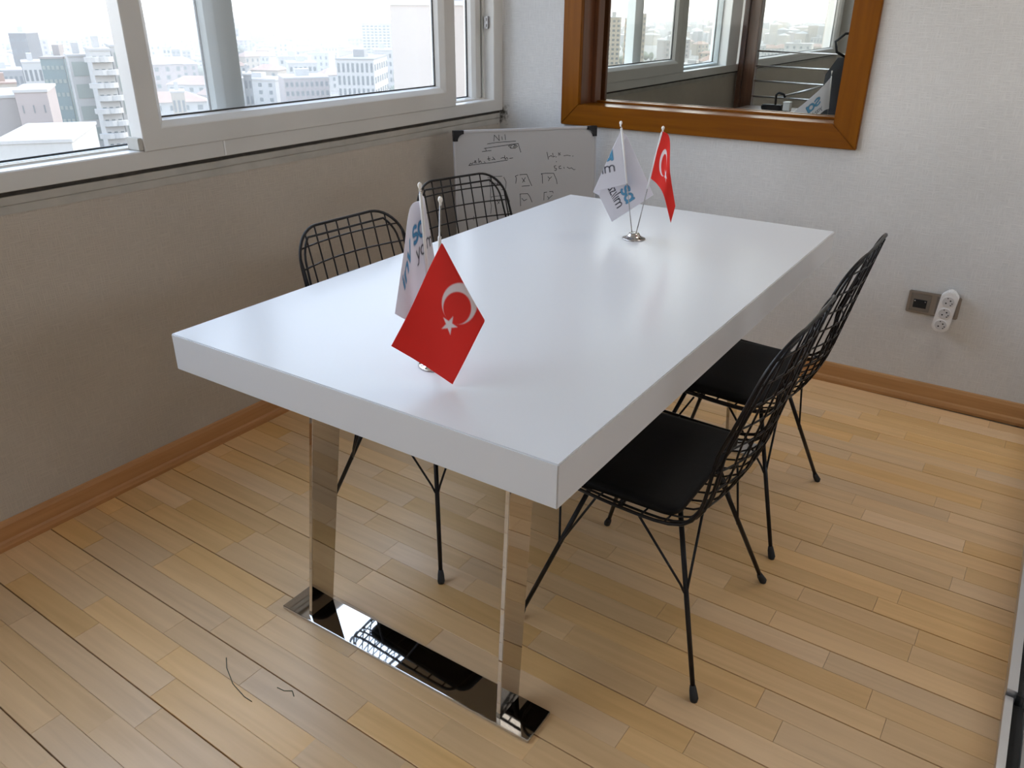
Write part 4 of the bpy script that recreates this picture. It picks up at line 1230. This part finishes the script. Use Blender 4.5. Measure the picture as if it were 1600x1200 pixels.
def place(az, D):
    a = math.radians(az)
    return Vector((-math.cos(a) * D, math.sin(a) * D, 0)) , a
def block(name, az0, az1, el, D, depth, wall, label, roof='roof', yaw=0.0, base=GZ, cat='building', group=None,
          floors=0, cols=0, win='glass', wfrac=(0.55, 0.5), balc=False, parapet=True, spandrel=None, side_cols=0, skip_top=0.5):
    """a box building facing the room, its windows set into the walls"""
    c, a = place((az0 + az1) / 2, D)
    W_ = 2 * D * math.tan(math.radians(az1 - az0) / 2)
    zt = EYE.z + D * math.tan(math.radians(el))
    h = zt - base
    root = empty(name, (c.x, c.y, base), PI / 2 - a + PI / 2 - PI / 2)
    # local x: to the right as seen from the room, local y: away from it
    root.rotation_euler = (0, 0, math.atan2(math.cos(a), math.sin(a)) + math.radians(yaw))
    tag(root, label, cat, group)
    footprints.append((c.x + (-math.cos(a)) * depth / 2, c.y + math.sin(a) * depth / 2, math.hypot(W_, depth) / 2))
    MB().box(-W_/2, W_/2, 0, depth, 0, h).build('walls', C[wall], root)
    rb = MB().box(-W_/2 - 0.2, W_/2 + 0.2, -0.2, depth + 0.2, h, h + 0.5)
    if parapet: rb.box(-W_*0.18, W_*0.12, depth*0.35, depth*0.6, h + 0.5, h + 3.2)
    rb.build('roof', C[roof], root)
    if floors and cols:
        fh = (h - skip_top) / floors
        cw = W_ / cols
        visible = [k_ for k_ in range(floors)]
        me = None
        for k_ in visible:
            for j in range(cols):
                zc = h - skip_top - fh * (k_ + 0.5); xc = -W_/2 + cw * (j + 0.5)
                if me is None:
                    ww, hh2 = cw * wfrac[0] / 2, fh * wfrac[1] / 2
                    o_ = MB().box(-ww, ww, -0.08, 0.25, -hh2, hh2).build('window', C[win], root); me = o_
                else:
                    o_ = me.copy(); COL.objects.link(o_); o_.parent = root
                o_.location = (xc, 0, zc)
    if side_cols:
        fh = (h - skip_top) / floors; me = None
        for k_ in range(floors):
            for j in range(side_cols):
                yc = depth * (j + 0.5) / side_cols
                if me is None:
                    o_ = MB().box(-0.25, 0.08, -depth / side_cols * 0.28, depth / side_cols * 0.28, -fh * 0.25, fh * 0.25).build('window', C[win], root); me = o_
                else:
                    o_ = me.copy(); COL.objects.link(o_); o_.parent = root
                o_.location = (W_/2, yc, h - skip_top - fh * (k_ + 0.5))
    if balc:
        fh = h / floors; me = None
        for k_ in range(floors):
            for j in (-1, 1):
                if me is None:
                    b_ = MB()
                    pr_ = [(-2.2, 0)] + [(2.2 * math.cos(PI - PI * q / 8), -2.0 * math.sin(PI * q / 8)) for q in range(1, 8)] + [(2.2, 0)]
                    b_.prism(pr_, lambda x, y: (x, y, -0.6), lambda x, y: (x, y, 0.6))
                    o_ = b_.build('balcony', C['white'], root); me = o_
                else:
                    o_ = me.copy(); COL.objects.link(o_); o_.parent = root
                o_.location = (j * W_ * 0.25 + (k_ % 2) * 1.2 - 0.6, 0, h - fh * (k_ + 0.65))
    if spandrel:
        fh = h / floors; me = None
        for k_ in range(floors):
            if me is None:
                o_ = MB().box(-W_/2 + 0.6, W_/2 - 0.6, -0.12, 0.2, -fh * 0.32, fh * 0.32).build('spandrel', C[spandrel], root); me = o_
            else:
                o_ = me.copy(); COL.objects.link(o_); o_.parent = root
            o_.location = (0, 0, h - fh * (k_ + 0.55))
    return root

footprints = []
# --- through the left pane
block('office_tower', 26.12, 27.12, -1.47, 520, 12, 'dark', 'tall dark grey tower standing on the far left skyline', yaw=-30, floors=9, cols=3, wfrac=(0.5, 0.35), base=-60)
block('office_tower', 27.45, 28.70, -2.85, 260, 16, 'teal', 'teal glass tower with a bright right flank, at the left pane centre', yaw=-18, floors=14, cols=5, win='teal_l', wfrac=(0.62, 0.28), base=-60, roof='beige')
block('apartment_tower', 28.95, 30.15, -2.75, 250, 10, 'white', 'white tower with pale green panels right beside the teal glass tower', yaw=4, floors=9, cols=1, spandrel='teal_l', base=-60)
block('apartment_tower', 30.2, 31.3, -2.45, 235, 12, 'white', 'white tower stacked with rounded balconies', yaw=6, floors=17, cols=3, balc=True, base=-60)
block('apartment_tower', 31.35, 32.9, -2.25, 245, 12, 'white', 'white tower with green panels partly hidden by the window sash', yaw=6, floors=9, cols=1, spandrel='teal_l', base=-60)
block('apartment_block', 23.2, 25.75, -4.9, 190, 18, 'beige', 'plain beige block at the far left with a grey recess beside it', yaw=-4, base=-60, parapet=False)
block('apartment_block', 25.75, 27.45, -4.65, 185, 14, 'rose', 'pinkish block with one column of tiny windows', yaw=-8, floors=9, cols=3, wfrac=(0.12, 0.28), base=-60, parapet=False)
block('low_hall', 24.0, 28.2, -7.5, 150, 22, 'white', 'low white hall at the bottom of the left pane', yaw=-14, base=-60, floors=3, cols=9, wfrac=(0.6, 0.4), parapet=False)
block('apartment_block', 24.4, 26.45, -3.45, 430, 20, 'grey', 'wide grey block behind the red-roofed house', floors=5, cols=8, base=-60)
block('apartment_block', 26.5, 27.5, -3.05, 380, 16, 'white', 'small white block in front of the dark tower', floors=5, cols=4, base=-60)
block('town_house', 24.6, 26.0, -4.15, 330, 14, 'cream', 'cream house with a red tiled roof by the left edge', roof='tile', floors=4, cols=5, base=-60)
# --- through the middle sash
block('apartment_tower', 34.25, 34.68, -2.35, 520, 12, 'white', 'slim white tower beyond the grey pair, left part of the dusty sash', floors=7, cols=2)
block('apartment_tower', 34.75, 35.25, -2.45, 560, 14, 'grey', 'grey tower beside the slim white one', floors=7, cols=2)
block('apartment_tower', 35.35, 35.85, -2.5, 600, 14, 'beige', 'beige tower of the distant grey pair', floors=7, cols=2)
block('town_house', 34.3, 35.1, -4.95, 300, 9, 'cream', 'yellowish house low in the left part of the dusty sash', roof='roof', floors=2, cols=3)
block('apartment_block', 38.8, 39.3, -4.0, 300, 12, 'grey', 'grey-blue block just right of the window strip', floors=4, cols=2)
block('apartment_block', 41.3, 44.2, -4.25, 360, 20, 'rose', 'rosy low block with a broad pale roof in the middle of the view', floors=4, cols=9, yaw=8)
block('apartment_block', 41.7, 43.5, -3.35, 430, 18, 'white', 'white block with a stepped roof behind the rosy one', floors=4, cols=6, yaw=5)
block('office_tower', 46.55, 48.9, -1.0, 620, 26, 'white', 'pale tower with rows of windows left of the big blank slab', floors=16, cols=9, wfrac=(0.6, 0.45))
block('civic_building', 44.7, 47.2, -3.15, 330, 30, 'white', 'white colonnaded building with a dark attic storey', roof='grey', floors=5, cols=8, wfrac=(0.5, 0.72), yaw=-12, side_cols=6)
block('apartment_slab', 48.45, 57.5, 0.13, 105, 18, 'slab', 'huge blank pale beige slab filling the right of the window', base=-70, parapet=True, yaw=0)
block('apartment_block', 47.2, 48.4, -2.6, 420, 20, 'white', 'white block behind the colonnaded building', floors=6, cols=5)
# --- through the inner window
block('apartment_tower', 62.6, 63.5, -0.55, 520, 14, 'cream', 'cream high-rise seen through the inner window, left of the taller pair', floors=14, cols=3)
block('apartment_tower', 63.75, 64.45, -0.62, 430, 12, 'orange', 'yellow high-rise in the inner window', floors=14, cols=3)
block('apartment_tower', 64.5, 65.1, -0.35, 440, 12, 'cream', 'taller cream high-rise with a flat cap in the inner window', floors=15, cols=3)

# --- houses of the old town: each one stands alone
def make_house(w_, d_, h, wall, roof, hip=True):
    root = empty('town_house')
    b_ = MB().box(-w_/2, w_/2, 0, d_, 0, h)
    b_.build('walls', C[wall], root)
    r_ = MB()
    e_ = 0.6; rh = w_ * 0.16
    if hip:
        r_.add([(-w_/2-e_, -e_, h), (w_/2+e_, -e_, h), (w_/2+e_, d_+e_, h), (-w_/2-e_, d_+e_, h), (-w_*0.22, d_/2, h+rh), (w_*0.22, d_/2, h+rh)],
               [(0,1,5,4), (1,2,5), (2,3,4,5), (3,0,4), (3,2,1,0)])
    else:
        r_.box(-w_/2-0.3, w_/2+0.3, -0.3, d_+0.3, h, h+0.8)
        r_.box(-w_*0.2, w_*0.05, d_*0.3, d_*0.6, h+0.8, h+3.0)
    r_.build('roof', C[roof], root)
    wn = MB(); nc = max(2, int(w_ / 4)); nf_ = max(1, int(h / 3.4))
    for k_ in range(nf_):
        for j in range(nc):
            xc = -w_/2 + w_ * (j + 0.5) / nc; zc = h - 2.0 - k_ * 3.3
            wn.box(xc - 0.75, xc + 0.75, -0.08, 0.2, zc - 0.85, zc + 0.85)
    wn.build('windows', C['glass'], root)
    return root
kinds = [
 (make_house(14, 11, 9, 'cream', 'tile'), 'small cream house with a clay tiled hip roof in the hazy town'),
 (make_house(18, 12, 12, 'white', 'roof', False), 'white flat-roofed block of the hazy town'),
 (make_house(22, 13, 14, 'rose', 'roof'), 'rose-coloured block with a pale hip roof in the hazy town'),
 (make_house(16, 12, 17, 'beige', 'roof', False), 'taller beige flat-roofed block of the hazy town'),
 (make_house(20, 10, 8, 'white', 'tile'), 'long white house with a clay tiled roof in the hazy town'),
]
hr = random.Random(21)
used = [False] * 5
spots_taken = []
count = 0
tries = 0
while count < 115 and tries < 4000:
    tries += 1
    if hr.random() < 0.72:
        az = hr.uniform(33.2, 47.5)
    else:
        az = hr.uniform(24, 33) if hr.random() < 0.3 else hr.uniform(65.5, 79)
    D = 300 + 740 * hr.random() ** 1.1
    c, a = place(az, D)
    if any((c.x - q[0]) ** 2 + (c.y - q[1]) ** 2 < 30 ** 2 for q in spots_taken): continue
    if any((c.x - q[0]) ** 2 + (c.y - q[1]) ** 2 < (q[2] + 17) ** 2 for q in footprints): continue
    if 23 < az < 33.5 and D < 480: continue
    if 44.2 < az < 49 and D < 460: continue
    if 41 < az < 44.5 and 330 < D < 470: continue
    spots_taken.append((c.x, c.y))
    ki = hr.choice([0, 0, 1, 1, 2, 3, 4, 4])
    k_, lb = kinds[ki]
    o = k_ if not used[ki] else copy_tree(k_)
    used[ki] = True
    o.location = (c.x, c.y, GZ)
    o.rotation_euler = (0, 0, math.atan2(math.cos(a), math.sin(a)) + hr.uniform(-0.7, 0.7))
    s_ = hr.uniform(0.8, 1.25)
    o.scale = (s_, s_, hr.uniform(0.75, 1.2))
    tag(o, lb, 'house', ['cream houses with clay roofs', 'white flat-roofed blocks', 'rose hip-roofed blocks', 'beige taller blocks', 'long white tiled houses'][ki])
    count += 1
# --- the rest of the town towards the haze: too many and too small to count
tw = MB()
for _ in range(1500):
    az = hr.uniform(22, 80); D = hr.uniform(1075, 2300)
    c, a = place(az, D)
    w_, d_, h = hr.uniform(9, 26), hr.uniform(8, 14), hr.choice([7, 9, 12, 15, 18, 24])
    mi = hr.randrange(4); ro = hr.uniform(0, PI)
    cs, sn = math.cos(ro), math.sin(ro)
    P = [(-w_/2, -d_/2), (w_/2, -d_/2), (w_/2, d_/2), (-w_/2, d_/2)]
    P = [(c.x + x * cs - y * sn, c.y + x * sn + y * cs) for x, y in P]
    tw.add([(x, y, GZ) for x, y in P] + [(x, y, GZ + h) for x, y in P], [(0,1,5,4),(1,2,6,5),(2,3,7,6),(3,0,4,7)], mi)
    tw.add([(x, y, GZ + h) for x, y in P] + [(c.x, c.y, GZ + h + 2.5)], [(0,1,4),(1,2,4),(2,3,4),(3,0,4)], hr.choice([4, 5, 5]))
o = tw.build('distant_town', [C['white'], C['cream'], C['rose'], C['grey'], C['tile'], C['roof']])
o['kind'] = 'stuff'; o['label'] = 'distant rooftops of the town fading into the haze'; o['category'] = 'rooftops'
tr = MB()
for _ in range(900):
    az = hr.uniform(22, 80); D = 250 + 900 * hr.random()
    c, a = place(az, D); r_ = hr.uniform(2.0, 4.5); h = hr.uniform(4, 8)
    if any((c.x - q[0]) ** 2 + (c.y - q[1]) ** 2 < 21 ** 2 for q in spots_taken): continue
    if any((c.x - q[0]) ** 2 + (c.y - q[1]) ** 2 < (q[2] + 6) ** 2 for q in footprints): continue
    if D > 1050: continue
    vs_ = []; fs_ = []
    tr.lathe([(r_ * 0.2, 0), (r_ * 0.8, h * 0.35), (r_, h * 0.6), (r_ * 0.7, h * 0.9), (r_ * 0.15, h * 1.05)], 6, c=(c.x, c.y, GZ))
o = tr.build('street_trees', C['tree']); o['kind'] = 'stuff'; o['label'] = 'dusty street trees between the houses of the town'; o['category'] = 'trees'

# --- haze lying over the town
hz = bpy.data.materials.new('town_haze'); hz.use_nodes = True
t = hz.node_tree; t.nodes.clear()
ho = t.nodes.new('ShaderNodeOutputMaterial'); hv = t.nodes.new('ShaderNodeVolumeScatter')
hv.inputs['Color'].default_value = (1.0, 0.985, 0.96, 1); hv.inputs['Density'].default_value = 0.0006; hv.inputs['Anisotropy'].default_value = 0.0
t.links.new(hv.outputs[0], ho.inputs['Volume'])
o = MB().box(-2600, -250, -200, 2600, GZ - 25, 12).build('haze', hz); o['kind'] = 'stuff'; o['label'] = 'pale summer haze lying over the town'; o['category'] = 'haze'
